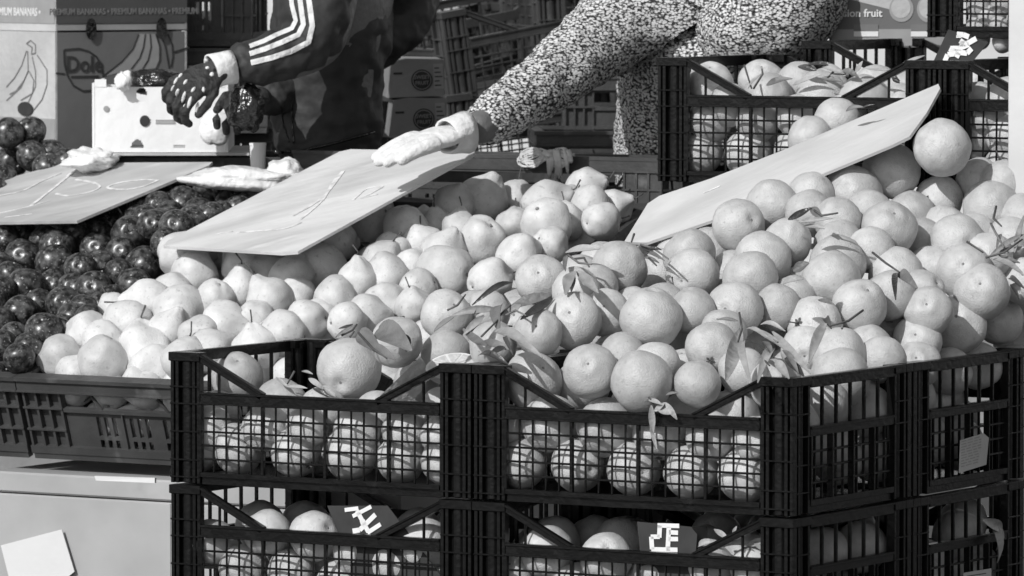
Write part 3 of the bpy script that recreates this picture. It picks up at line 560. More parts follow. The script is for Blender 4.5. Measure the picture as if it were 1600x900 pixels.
o|0.210 9.092 1.043 0.0390||0|nearest half hidden orange right of the pitted orange by the narrow board*
o|0.104 8.903 0.900 0.0390||0|half hidden orange right of the orange by the middle crate posts*
o|0.013 9.186 0.965 0.0390||0|nearest half hidden orange left of the dimpled orange by the dark leaves*
o|-0.011 9.056 0.890 0.0390||0|nearest half hidden orange left of the orange by the middle crate posts*
o|-0.082 9.126 0.903 0.0390||0|third nearest half hidden orange left of the orange by the middle crate posts*
o|0.062 8.926 0.956 0.0390||0|half hidden orange below left of the dimpled orange by the dark leaves*
o|0.125 8.874 0.961 0.0390||0|half hidden orange right of the dimpled orange by the dark leaves*
o|0.100 8.913 1.033 0.0390||0|third nearest half hidden orange left of the pitted orange by the narrow board*
o|-0.054 8.977 0.901 0.0390||0|second nearest half hidden orange left of the orange by the middle crate posts*
o|0.027 8.987 0.893 0.0390||0|half hidden orange above the orange by the middle crate posts*
o|0.134 9.035 1.042 0.0390||0|second nearest half hidden orange left of the pitted orange by the narrow board*
o|0.250 9.021 1.058 0.0390||0|second nearest half hidden orange right of the pitted orange by the narrow board*
o|0.225 8.941 1.040 0.0390||0|half hidden orange above the broad orange with the seam*
o|0.297 9.135 1.076 0.0390||0|nearest half hidden orange below left of the orange touching the narrow board*
o|-0.054 9.154 0.966 0.0390||0|half hidden orange above left of the orange by the middle crate posts*
o|0.365 8.332 0.922 0.0370||1|seventh orange from the left deep in the upper right front crate, nearer the top*
o|0.435 8.458 0.885 0.0370||7|second shaded orange behind the upper front side mesh*
o|0.389 8.381 0.864 0.0370||1|ninth orange from the left deep in the upper right front crate, nearer the top*
o|0.459 8.544 0.800 0.0370||7|fourth shaded orange behind the upper front side mesh*
o|0.393 8.421 0.632 0.0370||1|twenty-first orange from the left deep in the lower right front crate, nearer the bottom*
o|0.438 8.511 0.672 0.0370||7|third shaded orange behind the lower front side mesh*
o|0.494 8.571 0.674 0.0370||7|ninth shaded orange behind the lower front side mesh*
o|0.469 8.572 0.602 0.0370||7|fifth shaded orange behind the lower front side mesh*
o|0.573 8.717 0.876 0.0370||7|tenth shaded orange behind the upper front side mesh*
o|0.678 8.876 0.614 0.0370||7|sixth shaded orange behind the lower rear side mesh*
o|0.599 8.777 0.628 0.0370||7|second shaded orange behind the lower rear side mesh*
o|0.554 8.646 0.642 0.0370||7|twelfth shaded orange behind the lower front side mesh*
o|0.648 8.803 0.668 0.0370||7|fourth shaded orange behind the lower rear side mesh*
o|0.587 8.709 0.610 0.0370||7|first shaded orange behind the lower rear side mesh*
o|0.556 8.727 0.665 0.0370||7|eleventh shaded orange behind the lower front side mesh*
o|0.662 8.879 0.680 0.0370||7|fifth shaded orange behind the lower rear side mesh*
o|0.646 8.818 0.603 0.0370||7|third shaded orange behind the lower rear side mesh*
o|-0.080 8.821 0.803 0.0380||1|second orange from the left deep in the upper left front crate, nearer the bottom*
o|-0.209 8.922 0.826 0.0380||1|first orange from the left deep in the upper left front crate, nearer the top*
o|-0.009 8.839 0.827 0.0380||1|first orange from the left deep in the upper right front crate, nearer the top*
o|-0.182 8.828 0.823 0.0380||1|second orange from the left deep in the upper left front crate, nearer the top*
o|-0.039 8.730 0.805 0.0380||1|second orange from the left deep in the upper right front crate, nearer the bottom*
o|-0.044 8.657 0.814 0.0380||1|first orange from the left deep in the upper right front crate, nearer the bottom*
o|-0.145 8.941 0.821 0.0380||1|third orange from the left deep in the upper left front crate, nearer the top*
o|-0.284 8.800 0.795 0.0380||1|first orange from the left deep in the upper left front crate, nearer the bottom*
o|-0.046 8.718 0.677 0.0380||1|second orange from the left deep in the lower right front crate, nearer the bottom*
o|-0.323 8.829 0.649 0.0380||1|second orange from the left deep in the lower left front crate, nearer the bottom*
o|0.154 8.590 0.677 0.0380||1|seventh orange from the left deep in the lower right front crate, nearer the bottom*
o|-0.034 8.663 0.633 0.0380||1|third orange from the left deep in the lower right front crate, nearer the bottom*
o|-0.079 8.781 0.675 0.0380||1|fourth orange from the left deep in the lower left front crate, nearer the top*
o|-0.106 8.728 0.615 0.0380||1|seventh orange from the left deep in the lower left front crate, nearer the bottom*
o|-0.303 8.909 0.670 0.0380||1|second orange from the left deep in the lower left front crate, nearer the top*
o|0.061 8.607 0.677 0.0380||1|fifth orange from the left deep in the lower right front crate, nearer the bottom*
o|0.237 8.581 0.656 0.0380||1|eleventh orange from the left deep in the lower right front crate, nearer the bottom*
o|0.270 8.514 0.672 0.0380||1|fourteenth orange from the left deep in the lower right front crate, nearer the bottom*
o|0.327 8.430 0.670 0.0380||1|seventeenth orange from the left deep in the lower right front crate, nearer the bottom*
o|-0.216 8.755 0.673 0.0380||1|fifth orange from the left deep in the lower left front crate, nearer the bottom*
o|-0.346 8.926 0.618 0.0380||1|first orange from the left deep in the lower left front crate, nearer the bottom*
o|-0.245 8.846 0.665 0.0380||1|fourth orange from the left deep in the lower left front crate, nearer the bottom*
o|0.185 8.487 0.620 0.0380||1|ninth orange from the left deep in the lower right front crate, nearer the bottom*
o|-0.143 8.778 0.654 0.0380||1|sixth orange from the left deep in the lower left front crate, nearer the bottom*
o|-0.369 8.880 0.674 0.0380||1|first orange from the left deep in the lower left front crate, nearer the top*
o|0.036 8.673 0.653 0.0380||1|fourth orange from the left deep in the lower right front crate, nearer the bottom*
o|0.367 8.510 0.646 0.0380||1|nineteenth orange from the left deep in the lower right front crate, nearer the bottom*
o|-0.266 8.791 0.631 0.0380||1|third orange from the left deep in the lower left front crate, nearer the bottom*
o|0.119 8.662 0.672 0.0380||1|sixth orange from the left deep in the lower right front crate, nearer the bottom*
o|-0.051 8.594 0.653 0.0380||1|first orange from the left deep in the lower right front crate, nearer the bottom*
o|-0.092 8.633 0.610 0.0380||1|eighth orange from the left deep in the lower left front crate, nearer the bottom*
o|-0.134 8.715 0.678 0.0380||1|third orange from the left deep in the lower left front crate, nearer the top*
o|0.317 9.022 0.663 0.0380||1|first orange from the left deep in the lower right front crate, nearer the top*
o|0.556 8.931 0.676 0.0380||7|tenth shaded orange behind the lower front side mesh*
o|0.257 8.909 0.655 0.0380||1|twelfth orange from the left deep in the lower right front crate, nearer the bottom*
o|0.493 8.854 0.679 0.0380||7|sixth shaded orange behind the lower front side mesh*
o|0.496 8.723 0.614 0.0380||7|eighth shaded orange behind the lower front side mesh*
o|0.267 8.832 0.643 0.0380||1|thirteenth orange from the left deep in the lower right front crate, nearer the bottom*
o|0.431 8.854 0.637 0.0380||7|second shaded orange behind the lower front side mesh*
o|0.364 8.927 0.672 0.0380||1|second orange from the left deep in the lower right front crate, nearer the top*
o|0.425 8.990 0.671 0.0380||7|first shaded orange behind the lower front side mesh*
o|0.571 8.864 0.667 0.0380||7|thirteenth shaded orange behind the lower front side mesh*
o|0.493 8.696 0.676 0.0380||7|seventh shaded orange behind the lower front side mesh*
o|0.480 8.920 0.669 0.0380||7|fourth shaded orange behind the lower front side mesh*
o|0.374 8.765 0.672 0.0380||1|eighteenth orange from the left deep in the lower right front crate, nearer the bottom*
o|0.329 8.615 0.660 0.0380||1|sixteenth orange from the left deep in the lower right front crate, nearer the bottom*
o|0.390 8.578 0.666 0.0380||1|twentieth orange from the left deep in the lower right front crate, nearer the bottom*
o|0.169 8.715 0.669 0.0380||1|eighth orange from the left deep in the lower right front crate, nearer the bottom*
o|0.292 8.682 0.677 0.0380||1|fifteenth orange from the left deep in the lower right front crate, nearer the bottom*
o|0.211 8.644 0.664 0.0380||1|tenth orange from the left deep in the lower right front crate, nearer the bottom*
o|0.571 9.400 1.249 0.0370||2|thirteenth half hidden orange from the left inside the rear crate*
o|0.633 9.351 1.287 0.0370||2|seventeenth half hidden orange from the left inside the rear crate*
o|0.577 9.191 1.208 0.0370||2|fourteenth half hidden orange from the left inside the rear crate*
o|0.645 9.196 1.283 0.0370||2|eighteenth half hidden orange from the left inside the rear crate*
o|0.598 9.280 1.300 0.0370||2|fifteenth half hidden orange from the left inside the rear crate*
o|0.388 9.392 1.202 0.0370||2|fifth half hidden orange from the left inside the rear crate*
o|0.490 9.465 1.297 0.0370||2|ninth half hidden orange from the left inside the rear crate*
o|0.459 9.368 1.210 0.0370||2|eighth half hidden orange from the left inside the rear crate*
o|0.349 9.416 1.260 0.0370||2|second half hidden orange from the left inside the rear crate*
o|0.388 9.482 1.310 0.0370||2|fourth half hidden orange from the left inside the rear crate*
o|0.713 9.346 1.302 0.0370||2|second half hidden orange from the left inside the rear crate by the post*
o|0.552 9.272 1.231 0.0370||2|eleventh half hidden orange from the left inside the rear crate*
o|0.367 9.454 1.198 0.0370||2|third half hidden orange from the left inside the rear crate*
o|0.442 9.393 1.308 0.0370||2|sixth half hidden orange from the left inside the rear crate*
o|0.609 9.283 1.202 0.0370||2|sixteenth half hidden orange from the left inside the rear crate*
o|0.305 9.364 1.308 0.0370||2|first half hidden orange from the left inside the rear crate*
o|0.666 9.284 1.291 0.0370||2|first half hidden orange from the left inside the rear crate by the post*
o|0.446 9.490 1.199 0.0370||2|seventh half hidden orange from the left inside the rear crate*
o|0.566 9.444 1.301 0.0370||2|twelfth half hidden orange from the left inside the rear crate*
o|0.499 9.242 1.198 0.0370||2|tenth half hidden orange from the left inside the rear crate*
o|0.785 9.168 1.305 0.0370||2|third half hidden orange from the left inside the rear crate by the post*
q|-0.410 9.842 1.043 0.0320||10|second nearest half hidden quince above the dull pear shaped quince*
q|-0.371 9.306 0.852 0.0320||10|third nearest half hidden quince below the dull pear shaped quince*
q|0.112 9.577 1.049 0.0320||10|half hidden quince below the quince at the far crate end*
q|-0.318 9.758 1.039 0.0320||10|nearest half hidden quince above the quince with the dark blossom end*
q|-0.192 9.194 0.857 0.0320||10|half hidden quince below left of the broad lumpy quince*
q|-0.170 9.103 0.849 0.0320||10|second nearest half hidden quince below the broad lumpy quince*
q|-0.364 9.797 1.028 0.0320||10|nearest half hidden quince above left of the quince with the dark blossom end*
q|-0.141 9.806 1.073 0.0320||10|half hidden quince above the broad lumpy quince*
q|0.145 9.672 1.077 0.0320||10|half hidden quince below right of the quince at the far crate end*
q|-0.173 9.860 1.070 0.0320||10|half hidden quince above left of the broad lumpy quince*
q|-0.339 9.205 0.865 0.0320||10|second nearest half hidden quince below the dull pear shaped quince*
q|-0.313 9.271 0.882 0.0320||10|second nearest half hidden quince below right of the dull pear shaped quince*
q|-0.460 9.319 0.843 0.0320||10|nearest half hidden quince below right of the large smooth quince*
q|-0.304 9.914 1.086 0.0320||10|second nearest half hidden quince above the quince with the dark blossom end*
q|-0.379 9.745 1.011 0.0320||10|nearest half hidden quince above the dull pear shaped quince*
q|-0.450 9.624 0.979 0.0320||10|half hidden quince below right of the quince with long stems*
q|-0.360 9.899 1.060 0.0320||10|second nearest half hidden quince above left of the quince with the dark blossom end*
q|-0.375 9.330 0.903 0.0320||10|nearest half hidden quince below the dull pear shaped quince*
q|-0.360 9.975 1.089 0.0320||10|third nearest half hidden quince above left of the quince with the dark blossom end*
q|-0.224 9.894 1.089 0.0320||10|half hidden quince above right of the quince with the dark blossom end*
q|-0.225 9.684 1.013 0.0320||10|half hidden quince right of the quince with the dark blossom end*
q|-0.113 9.224 0.863 0.0320||10|nearest half hidden quince below the broad lumpy quince*
q|-0.317 9.338 0.899 0.0320||10|nearest half hidden quince below right of the dull pear shaped quince*
q|-0.003 9.378 0.986 0.0320||10|half hidden quince right of the broad lumpy quince*
q|-0.691 9.425 0.788 0.0310||10|half hidden quince below the quince at the front corner*
q|-0.675 9.395 0.840 0.0310||10|nearest half hidden quince below right of the quince at the front corner*
q|-0.637 9.392 0.788 0.0310||10|third nearest half hidden quince below right of the quince at the front corner*
q|-0.620 9.362 0.840 0.0310||10|second nearest half hidden quince below right of the quince at the front corner*
q|-0.582 9.359 0.788 0.0310||10|fourth nearest half hidden quince below right of the quince at the front corner*
q|-0.565 9.329 0.840 0.0310||10|half hidden quince below left of the large smooth quince*
q|-0.527 9.326 0.788 0.0310||10|second nearest half hidden quince below the large smooth quince*
q|-0.510 9.296 0.840 0.0310||10|nearest half hidden quince below the large smooth quince*
q|-0.472 9.293 0.788 0.0310||10|third nearest half hidden quince below the large smooth quince*
q|-0.455 9.263 0.840 0.0310||10|second nearest half hidden quince below right of the large smooth quince*
q|-0.401 9.230 0.840 0.0310||10|fourth nearest half hidden quince below the dull pear shaped quince*
q|-0.291 9.163 0.840 0.0310||10|third nearest half hidden quince below right of the dull pear shaped quince*
p|-0.676 10.192 1.087 0.0260||8|second nearest half hidden plum above left of the plum with the ringed cavity*
p|-0.757 10.150 1.065 0.0260||8|half hidden plum above the plum with the pale scar*
p|-0.701 10.143 1.071 0.0260||8|third nearest half hidden plum above left of the plum with the ringed cavity*
p|-0.766 9.516 0.856 0.0260||8|nearest half hidden plum below the dark round plum*
p|-0.500 10.004 1.051 0.0260||8|nearest half hidden plum below the topmost plum between the boards*
p|-0.658 10.114 1.072 0.0260||8|nearest half hidden plum above left of the plum with the ringed cavity*
p|-0.576 9.939 1.040 0.0260||8|half hidden plum above right of the shiny plum at the divider*
p|-0.806 9.471 0.847 0.0260||8|second nearest half hidden plum below the dark round plum*
p|-0.502 9.961 1.027 0.0260||8|second nearest half hidden plum below the topmost plum between the boards*
p|-0.452 9.992 1.057 0.0260||8|half hidden plum below right of the topmost plum between the boards*
p|-0.712 9.968 1.028 0.0260||8|half hidden plum above right of the plum with the pale scar*
"""
# ---------------------------------------------------------------- setting
g = MB(); g.add([(-150, -60, 0), (150, -60, 0), (150, 300, 0), (-150, 300, 0)], [(0, 1, 2, 3)]); tag(g.build('ground', 'asphalt'), kind='structure')
wl_ = empty('market_wall', (0, 17, 0), label='plain pale plaster wall far behind the stacked crates', cat='wall')
g = MB(); g.box(-12, 12, 0, .3, 0, 5); g.build('wall_face', 'plaster', wl_)
g = MB(); g.box(-12, 12, -.05, 0, 0, .5); g.build('plinth', 'carton_mid', wl_)
# ---------------------------------------------------------------- black mesh crates
def make_crate(L, D, H, plastic='black_plastic'):
    root = empty('mesh_crate')
    def post(fx, fy):
        X = lambda a: a if not fx else L-a
        Y = lambda b: b if not fy else D-b
        m = MB()
        def bx(x0, x1, y0, y1, z0, z1):
            xs = sorted((X(x0), X(x1))); ys = sorted((Y(y0), Y(y1))); m.box(*xs, *ys, z0, z1)
        bx(.006, .050, .010, .014, -H+.002, -.001)            # web behind the ribs (front)
        bx(.010, .014, .016, .050, -H+.002, -.001)            # web behind the ribs (side)
        for x in (.0, .0085, .0375, .0455): bx(x, x+.0055, .001 if x else .0012, .0125, -H+.002, -.002)
        m.tube([(X(.0125), Y(.033), -H+.003), (X(.0125), Y(.033), -.004)], .0095, 12)
        for y in (.0175, .0455): bx(.0005, .0125, y, y+.0055, -H+.002, -.002)
        m.tube([(X(.0255), Y(.0125), -H+.003), (X(.0255), Y(.0125), -.004)], .0105, 14)
        for z in (-.012, -.050, -.0745, -.115, -.156, -.181): bx(-.0005, .0508, -.0006, .0115, z-.0012, z+.0012)
        for z in (-.012, -.052, -.083, -.122, -.160): bx(-.0005, .0118, .012, .0505, z-.0012, z+.0012)
        bx(-.002, .052, -.0015, .020, -.0125, 0); bx(-.0018, .020, .0205, .052, -.0122, -.0004)
        return m.build('corner_post', plastic, root, bevel=.0006)
    for fx in (0, 1):
        for fy in (0, 1): post(fx, fy)
    def long_side(fy):
        Y = lambda b: b if not fy else D-b
        def mk(boxes, name, par):
            m = MB()
            for x0, x1, y0, y1, z0, z1 in boxes:
                ys = sorted((Y(y0), Y(y1))); m.box(x0, x1, *ys, z0, z1)
            return m.build(name, plastic, par, bevel=.0005)
        rail = mk([(.052, L-.052, .001, .010, -.0745, -.0565), (.052, L-.052, -.0015, .001, -.060, -.0565), (.052, L-.052, -.0015, .001, -.0745, -.071)], 'top_rail', root)
        bars = []
        n = int(round((L-.104)/.0217)); st = (L-.104)/n
        for i in range(n+1):
            x = .052+st*i; big = (i % 5 == 0)
            bars.append((x-.0012-(.0012 if big else 0), x+.0012+(.0012 if big else 0), .0005 if big else .003, .0062, -.173, -.0745))
        for j in range(1, 5):
            z = -.0745-.0198*j; bars.append((.052, L-.052, .0022, .0058, z-.0015, z+.0015))
        bars.append((.052, L-.052, 0., .010, -.180, -.173)); bars.append((.052, L-.052, .005, .009, -H+.001, -.180))
        mk(bars, 'lattice', root)
        for fx in (0, 1):
            X = lambda a: a if not fx else L-a
            m = MB(); y = Y(.006)
            m.bar((X(.050), y, -.007), (X(.158), y, -.060), .010, .011)
            m.bar((X(.050), Y(.001), -.0035), (X(.158), Y(.001), -.0565), .004, .003)
            m.box(*sorted((X(.080), X(.083))), *sorted((Y(.004), Y(.009))), -.058, -.022)
            m.build('brace', plastic, root, bevel=.0008)
    def short_side(fx):
        X = lambda a: a if not fx else L-a
        def mk(boxes, name):
            m = MB()
            for x0, x1, y0, y1, z0, z1 in boxes:
                xs = sorted((X(x0), X(x1))); m.box(*xs, y0, y1, z0, z1)
            return m.build(name, plastic, root, bevel=.0005)
        mk([(.0, .011, .053, D-.053, -.0165, -.0005), (-.002, 0, .053, D-.053, -.004, -.0007)], 'handle_rim')
        b = [(.001, .010, .053, D-.053, -.084, -.070), (-.001, .001, .053, D-.053, -.074, -.0702), (0, .010, .053, D-.053, -.180, -.171), (.005, .009, .053, D-.053, -H+.001, -.180)]
        n = 6; st = (D-.106)/n
        for i in range(1, n): y = .053+st*i; b.append((.003, .008, y-.002, y+.002, -.070, -.0165))
        n = 12; st = (D-.106)/n
        for i in range(n+1):
            y = .053+st*i; big = i % 3 == 0
            b.append((-.0015 if big else .004, .008, y-(.0018 if big else .0012), y+(.0018 if big else .0012), -.171, -.084))
        for j in range(1, 4): z = -.084-.0215*j; b.append((.003, .007, .053, D-.053, z-.0017, z+.0017))
        mk(b, 'side_lattice')
    for f in (0, 1): long_side(f); short_side(f)
    m = MB(); m.box(.012, L-.012, .012, D-.012, -.184, -.1805)
    for i in range(9): x = .03+(L-.06)*i/8; m.box(x-.003, x+.003, .012, D-.012, -H+.001, -.184)
    m.build('crate_floor', plastic, root)
    return root
CL, CD, CH = .513, .355, .193
proto = make_crate(CL-.002, CD-.002, CH-.001)
TAB = {}
for o in bpy.data.objects:
    if o.parent: TAB.setdefault(o.parent.name, []).append(o)
def put_crate(p, u0, v0, z0, label, group, first=False):
    c = p if first else copy_tree(p, None, TAB)
    c.location = W(u0, v0, z0); c.rotation_euler = (0, 0, -YAW); tag(c, label, 'crate', group); return c
GF = 'black mesh crates stacked at the front'
crA = put_crate(proto, -2*CL-.002, 0, 0, 'open black mesh crate at the front beside the grey crate, half filled', GF, True)
crB = put_crate(proto, -CL+.001, 0, 0, 'black mesh crate at the front corner under the leaf fan, overfilled with oranges', GF)
crC = put_crate(proto, -CL+.0015, CD+.001, 0, 'black mesh crate with a paper tag on its side, behind the front corner', GF)
put_crate(proto, -2*CL-.002, .0005, -CH, 'lower black mesh crate beside the pale panel, a dark tag inside', GF)
put_crate(proto, -CL+.001, .0005, -CH, 'lower black mesh crate under the front corner, a curled dark tag inside', GF)
put_crate(proto, -CL+.0015, CD+.0015, -CH, 'lower black mesh crate in shade with a dry peel caught on its side', GF)
proto2 = make_crate(.478, .33, CH-.001)
for o in bpy.data.objects:
    if o.parent: TAB.setdefault(o.parent.name, []); (TAB[o.parent.name].append(o) if o not in TAB[o.parent.name] else None)
GB = 'black mesh crates at the rear of the heap'
crE = put_crate(proto2, -.683, .82, .4165, 'rear black mesh crate of leafy oranges above the narrow price board', GB, True)
crF = put_crate(proto2, -.2015, .8205, .4165, 'rear black mesh crate cut off by the pale post', GB)
put_crate(proto2, -.63, 1.19, .437, 'black crate under the fruit carton behind the sweater', GB)
put_crate(proto2, -.41, 1.19, .635, 'black mesh crate of small round fruit at the top beside the fruit carton', GB)
put_crate(proto2, -.145, 1.19, .437, 'black crate behind the pale post under the crate of small fruit', GB)
# ---------------------------------------------------------------- grey slotted crates
def slotted(m, x0, x1, z0, z1, y0, y1, rows):
    """a plate in x/z with rows of slots; rows: (za, zb, [(xa, xb)...]) from the top"""
    z = z1
    for za, zb, holes in rows:
        if z-zb > 1e-5: m.box(x0, x1, y0, y1, zb, z)
        x = x0
        for xa, xb in holes:
            m.box(x, xa, y0, y1, za, zb); x = xb
        m.box(x, x1, y0, y1, za, zb); z = za
    m.box(x0, x1, y0, y1, z0, z)
def make_grey(L, D, H, plastic='grey_plastic'):
    root = empty('slotted_crate')
    def panel(name, ln, tf):
        m = MB(); k = MB()
        groups = []
        x = .13
        while x < ln-.12:
            groups.append(x); x += .062
        sl = [(q+i*.0145, q+i*.0145+.0075) for q in groups for i in range(3)]
        slotted(m, .075, ln-.075, -H+.012, -.058, .008, .013, [(-.098, -.066, sl), (-.120, -.104, sl)])
        for q in groups[1::2]: m.box(q-.0105, q-.0085, .003, .008, -H+.012, -.058)
        for x0 in (.0, ln-.075):                                 # ribbed corners
            m.box(x0+.002, x0+.0745, .010, .014, -H+.012, -.022)
            for i in range(4): m.box(x0+.003+i*.0225, x0+.007+i*.0225, .001, .010, -H+.012, -.022)
            for z in (-.052, -.088): m.box(x0+.001, x0+.0748, -.0005, .0098, z-.0015, z+.0015)
        m.box(.0752, ln-.0752, .003, .012, -.0285, -.022); m.box(.0752, ln-.0752, .002, .012, -.0578, -.052)
        for q in groups[::2]: m.bar((q, .006, -.030), (q+.016, .006, -.052), .004, .004)
        m.box(.0005, ln-.0005, .0, .016, -H, -H+.012); m.box(.003, ln-.003, .002, .014, -H-.010, -H)
        k.box(-.004, ln+.004, -.006, .016, -.006, 0); k.box(-.002, ln+.002, -.002, .010, -.0215, -.006); k.box(-.004, ln+.004, -.005, .012, -.0245, -.0216)
        for mm, nm in ((m, name), (k, 'rim')):
            mm.v = [tf(Vector(p)) for p in mm.v]; mm.build(nm, plastic, root)
    panel('front_panel', L, lambda p: p)
    panel('back_panel', L, lambda p: Vector((L-p.x, D-p.y, p.z)))
    panel('side_panel', D-.034, lambda p: Vector((L-p.y, p.x+.017, p.z-.0003)))
    panel('side_panel', D-.034, lambda p: Vector((p.y, D-.017-p.x, p.z-.0003)))
    m = MB(); m.box(.015, L-.015, .015, D-.015, -H+.001, -H+.006); m.build('crate_floor', plastic, root)
    return root
gproto = make_grey(.70, .397, .128)
for o in bpy.data.objects:
    if o.parent: TAB.setdefault(o.parent.name, []); (TAB[o.parent.name].append(o) if o not in TAB[o.parent.name] else None)
GG = 'tilted grey slotted crates of the display'
def put_grey(a, b, label, first=False, h=0.):
    c = gproto if first else copy_tree(gproto, None, TAB)
    c.matrix_world = frame_matrix(Q0+U*a+QB*b+QN*h, U, QB, QN); tag(c, label, 'crate', GG); return c
put_grey(-.70, 0, 'grey slotted crate of quinces at the front above the pale panel', True)
put_grey(-.70, .40, 'grey slotted crate of quinces at the back, beside the narrow board tip')
put_grey(-1.406, 0, 'grey slotted crate of plums at the front beside the quinces')
put_grey(-1.406, .40, 'grey slotted crate of plums under the first price board')
put_grey(-1.93, .86, 'rear grey crate of dusty plums beside the banana carton', h=-.05)
gb_ = copy_tree(gproto, None, TAB); pz_0 = hit(1034, 247, W(0, 1.145, 0), V)
gb_.location = pz_0-U*.70; gb_.rotation_euler = (0, 0, -YAW); gb_.scale = (1, .28, 1); tag(gb_, 'grey slotted crate wall behind the quinces with the raffia bow on its rim', 'crate', 'grey slotted crates stacked in the background')
def put_back_grey(px, py, d, yaw, label, roll=0.):
    c = copy_tree(gproto, None, TAB); c.location = at(px, py, d); c.rotation_euler = (0, roll, yaw); c.scale = (.75, .8, 1.1)
    tag(c, label, 'crate', 'grey slotted crates stacked in the background'); return c
# pale panel box that carries the grey crate
pb = empty('pale_box', W(-1.62, .372, -.228), (0, 0, -YAW), 'pale box under the grey quince crate with a paper sheet stuck on', 'box')
m = MB(); m.box(0, .75, .004, .60, -.70, -.034); m.build('box_side', 'pale_panel', pb, bevel=.003)
m = MB(); m.box(-.002, .752, 0., .604, -.032, 0); m.build('lid_band', 'pale_panel', pb, bevel=.003)
for x in (.335,): m = MB(); m.box(x-.0008, x+.0008, .0025, .004, -.30, -.036); m.build('seam', 'pale_panel', pb)
sl_ = MB(); P = [at(*q) for q in ((168, 741, 9.16), (262, 744, 9.1), (262, 752, 9.1), (170, 748, 9.16))]
sl_.prism([p-V*.03 for p in P], .004); tag(sl_.build('card_slip', 'paper'), 'thin white card slip lying on the pale box under the grey crate', 'card')
pw = hit(0, 850, W(0, .3685, 0), V)
P = [hit(x, y, W(0, .3685, 0), V) for x, y in ((2, 852), (97, 827), (117, 893), (90, 915), (18, 915))]
m = MB(); m.prism(P, .0015); tag(m.build('paper_sheet', 'paper'), 'blank white paper sheet stuck aslant on the pale box', 'paper')
# ---------------------------------------------------------------- fruit
def sphere_grid(nu, nv, f):
    vs = [f(0, 0)]; fs = []
    for i in range(1, nv):
        for j in range(nu): vs.append(f(math.pi*i/nv, 2*math.pi*j/nu))
    vs.append(f(math.pi, 0)); e = len(vs)-1
    for j in range(nu):
        fs.append((0, 1+j, 1+(j+1) % nu)); fs.append((e, 1+(nv-2)*nu+(j+1) % nu, 1+(nv-2)*nu+j))
        for i in range(nv-2): fs.append((1+i*nu+j, 1+(i+1)*nu+j, 1+(i+1)*nu+(j+1) % nu, 1+i*nu+(j+1) % nu))
    return vs, fs
def orange_mesh(k):
    sd = Vector((k*7.3, k*3.1, 0)); fl = [.97, .91, 1.04, .94, .99, .96][k]; navel = k % 2
    def f(th, ph):
        d = Vector((math.sin(th)*math.cos(ph), math.sin(th)*math.sin(ph), math.cos(th)))
        r = 1+.06*noise.noise(d*1.3+sd)+.02*noise.noise(d*3.5+sd)
        r -= (.13 if navel else .05)*math.exp(-(th/.17)**2); r += .015*math.exp(-((th-.34)/.12)**2)
        r -= .06*math.exp(-((math.pi-th)/.16)**2)
        if k == 3: r -= .02*math.exp(-((th-1.5-.1*math.sin(2*ph))/.035)**2)
        return (d.x*r, d.y*r, d.z*r*fl)
    vs, fs = sphere_grid(30, 26, f)
    m = MB(); m.add(vs, fs)
    if navel:
        m.cur = 1
        vs2, fs2 = sphere_grid(8, 5, lambda t, p: (.085*math.sin(t)*math.cos(p)*(1+.3*math.sin(3*p)), .085*math.sin(t)*math.sin(p), fl*.885+.03*math.cos(t)))
        m.add(vs2, fs2)
    o = m.build('orange', ['orange_peel', 'orange_navel'], smooth=True); me = o.data; bpy.data.objects.remove(o); return me
def quince_mesh(k):
    sd = Vector((k*5.7+2, k*2.3, 4)); rr = random.Random(k); nl = [1.25, 1.42, 1.12, 1.5, 1.32, 1.2][k]; nw = [.58, .50, .72, .48, .6, .55][k]; ph0 = rr.random()*6
    def f(th, ph):
        c = math.cos(th); s = math.sin(th)
        z = c*(nl if c > 0 else .95); w = 1.0
        if c > 0: q = min(1, max(0, (c-.30)/.62)); w = 1-(1-nw)*q*q*(3-2*q)*.9
        x, y = s*w*math.cos(ph), s*w*math.sin(ph)
        d = Vector((s*math.cos(ph), s*math.sin(ph), c))
        b = 1+.15*noise.noise(d*1.15+sd)+.035*noise.noise(d*2.9+sd)+.02*math.cos(5*ph+ph0)*s
        b -= .16*math.exp(-((math.pi-th)/.17)**2); b -= .05*math.exp(-(th/.2)**2)
        return (x*b, y*b, z*b-.12)
    vs, fs = sphere_grid(28, 26, f); m = MB(); m.add(vs, fs); m.cur = 1
    vs2, fs2 = sphere_grid(8, 5, lambda t, p: (.07*math.sin(t)*math.cos(p)*(1+.4*math.sin(2*p)), .07*math.sin(t)*math.sin(p), -.98+.05*math.cos(t))); m.add(vs2, fs2)
    o = m.build('quince', ['quince_skin', 'orange_navel'], smooth=True); me = o.data; bpy.data.objects.remove(o); return me
def plum_mesh(k):
    sd = Vector((k*4.7, 1, k*2.3))
    def f(th, ph):
        d = Vector((math.sin(th)*math.cos(ph), math.sin(th)*math.sin(ph), math.cos(th)))
        r = 1+.06*noise.noise(d*1.4+sd)-(.14 if k == 1 else .07)*math.exp(-(th/.2)**2)-.03*math.exp(-((ph-3.1)/.16)**2)*math.sin(th)+.004*math.exp(-((th-.45)/.15)**2)
        return (d.x*r, d.y*r, d.z*r*.92)
    vs, fs = sphere_grid(24, 20, f); m = MB(); m.add(vs, fs); m.cur = 1
    vs2, fs2 = sphere_grid(8, 4, lambda t, p: (.07*math.sin(t)*math.cos(p), .07*math.sin(t)*math.sin(p), (.79 if k == 1 else .85)+.03*math.cos(t))); m.add(vs2, fs2)
    o = m.build('plum', ['plum_skin', 'quince_skin'], smooth=True); me = o.data; bpy.data.objects.remove(o); return me
OM = [orange_mesh(k) for k in range(6)]; QM = [quince_mesh(k) for k in range(6)]; PM = [plum_mesh(k) for k in range(4)]
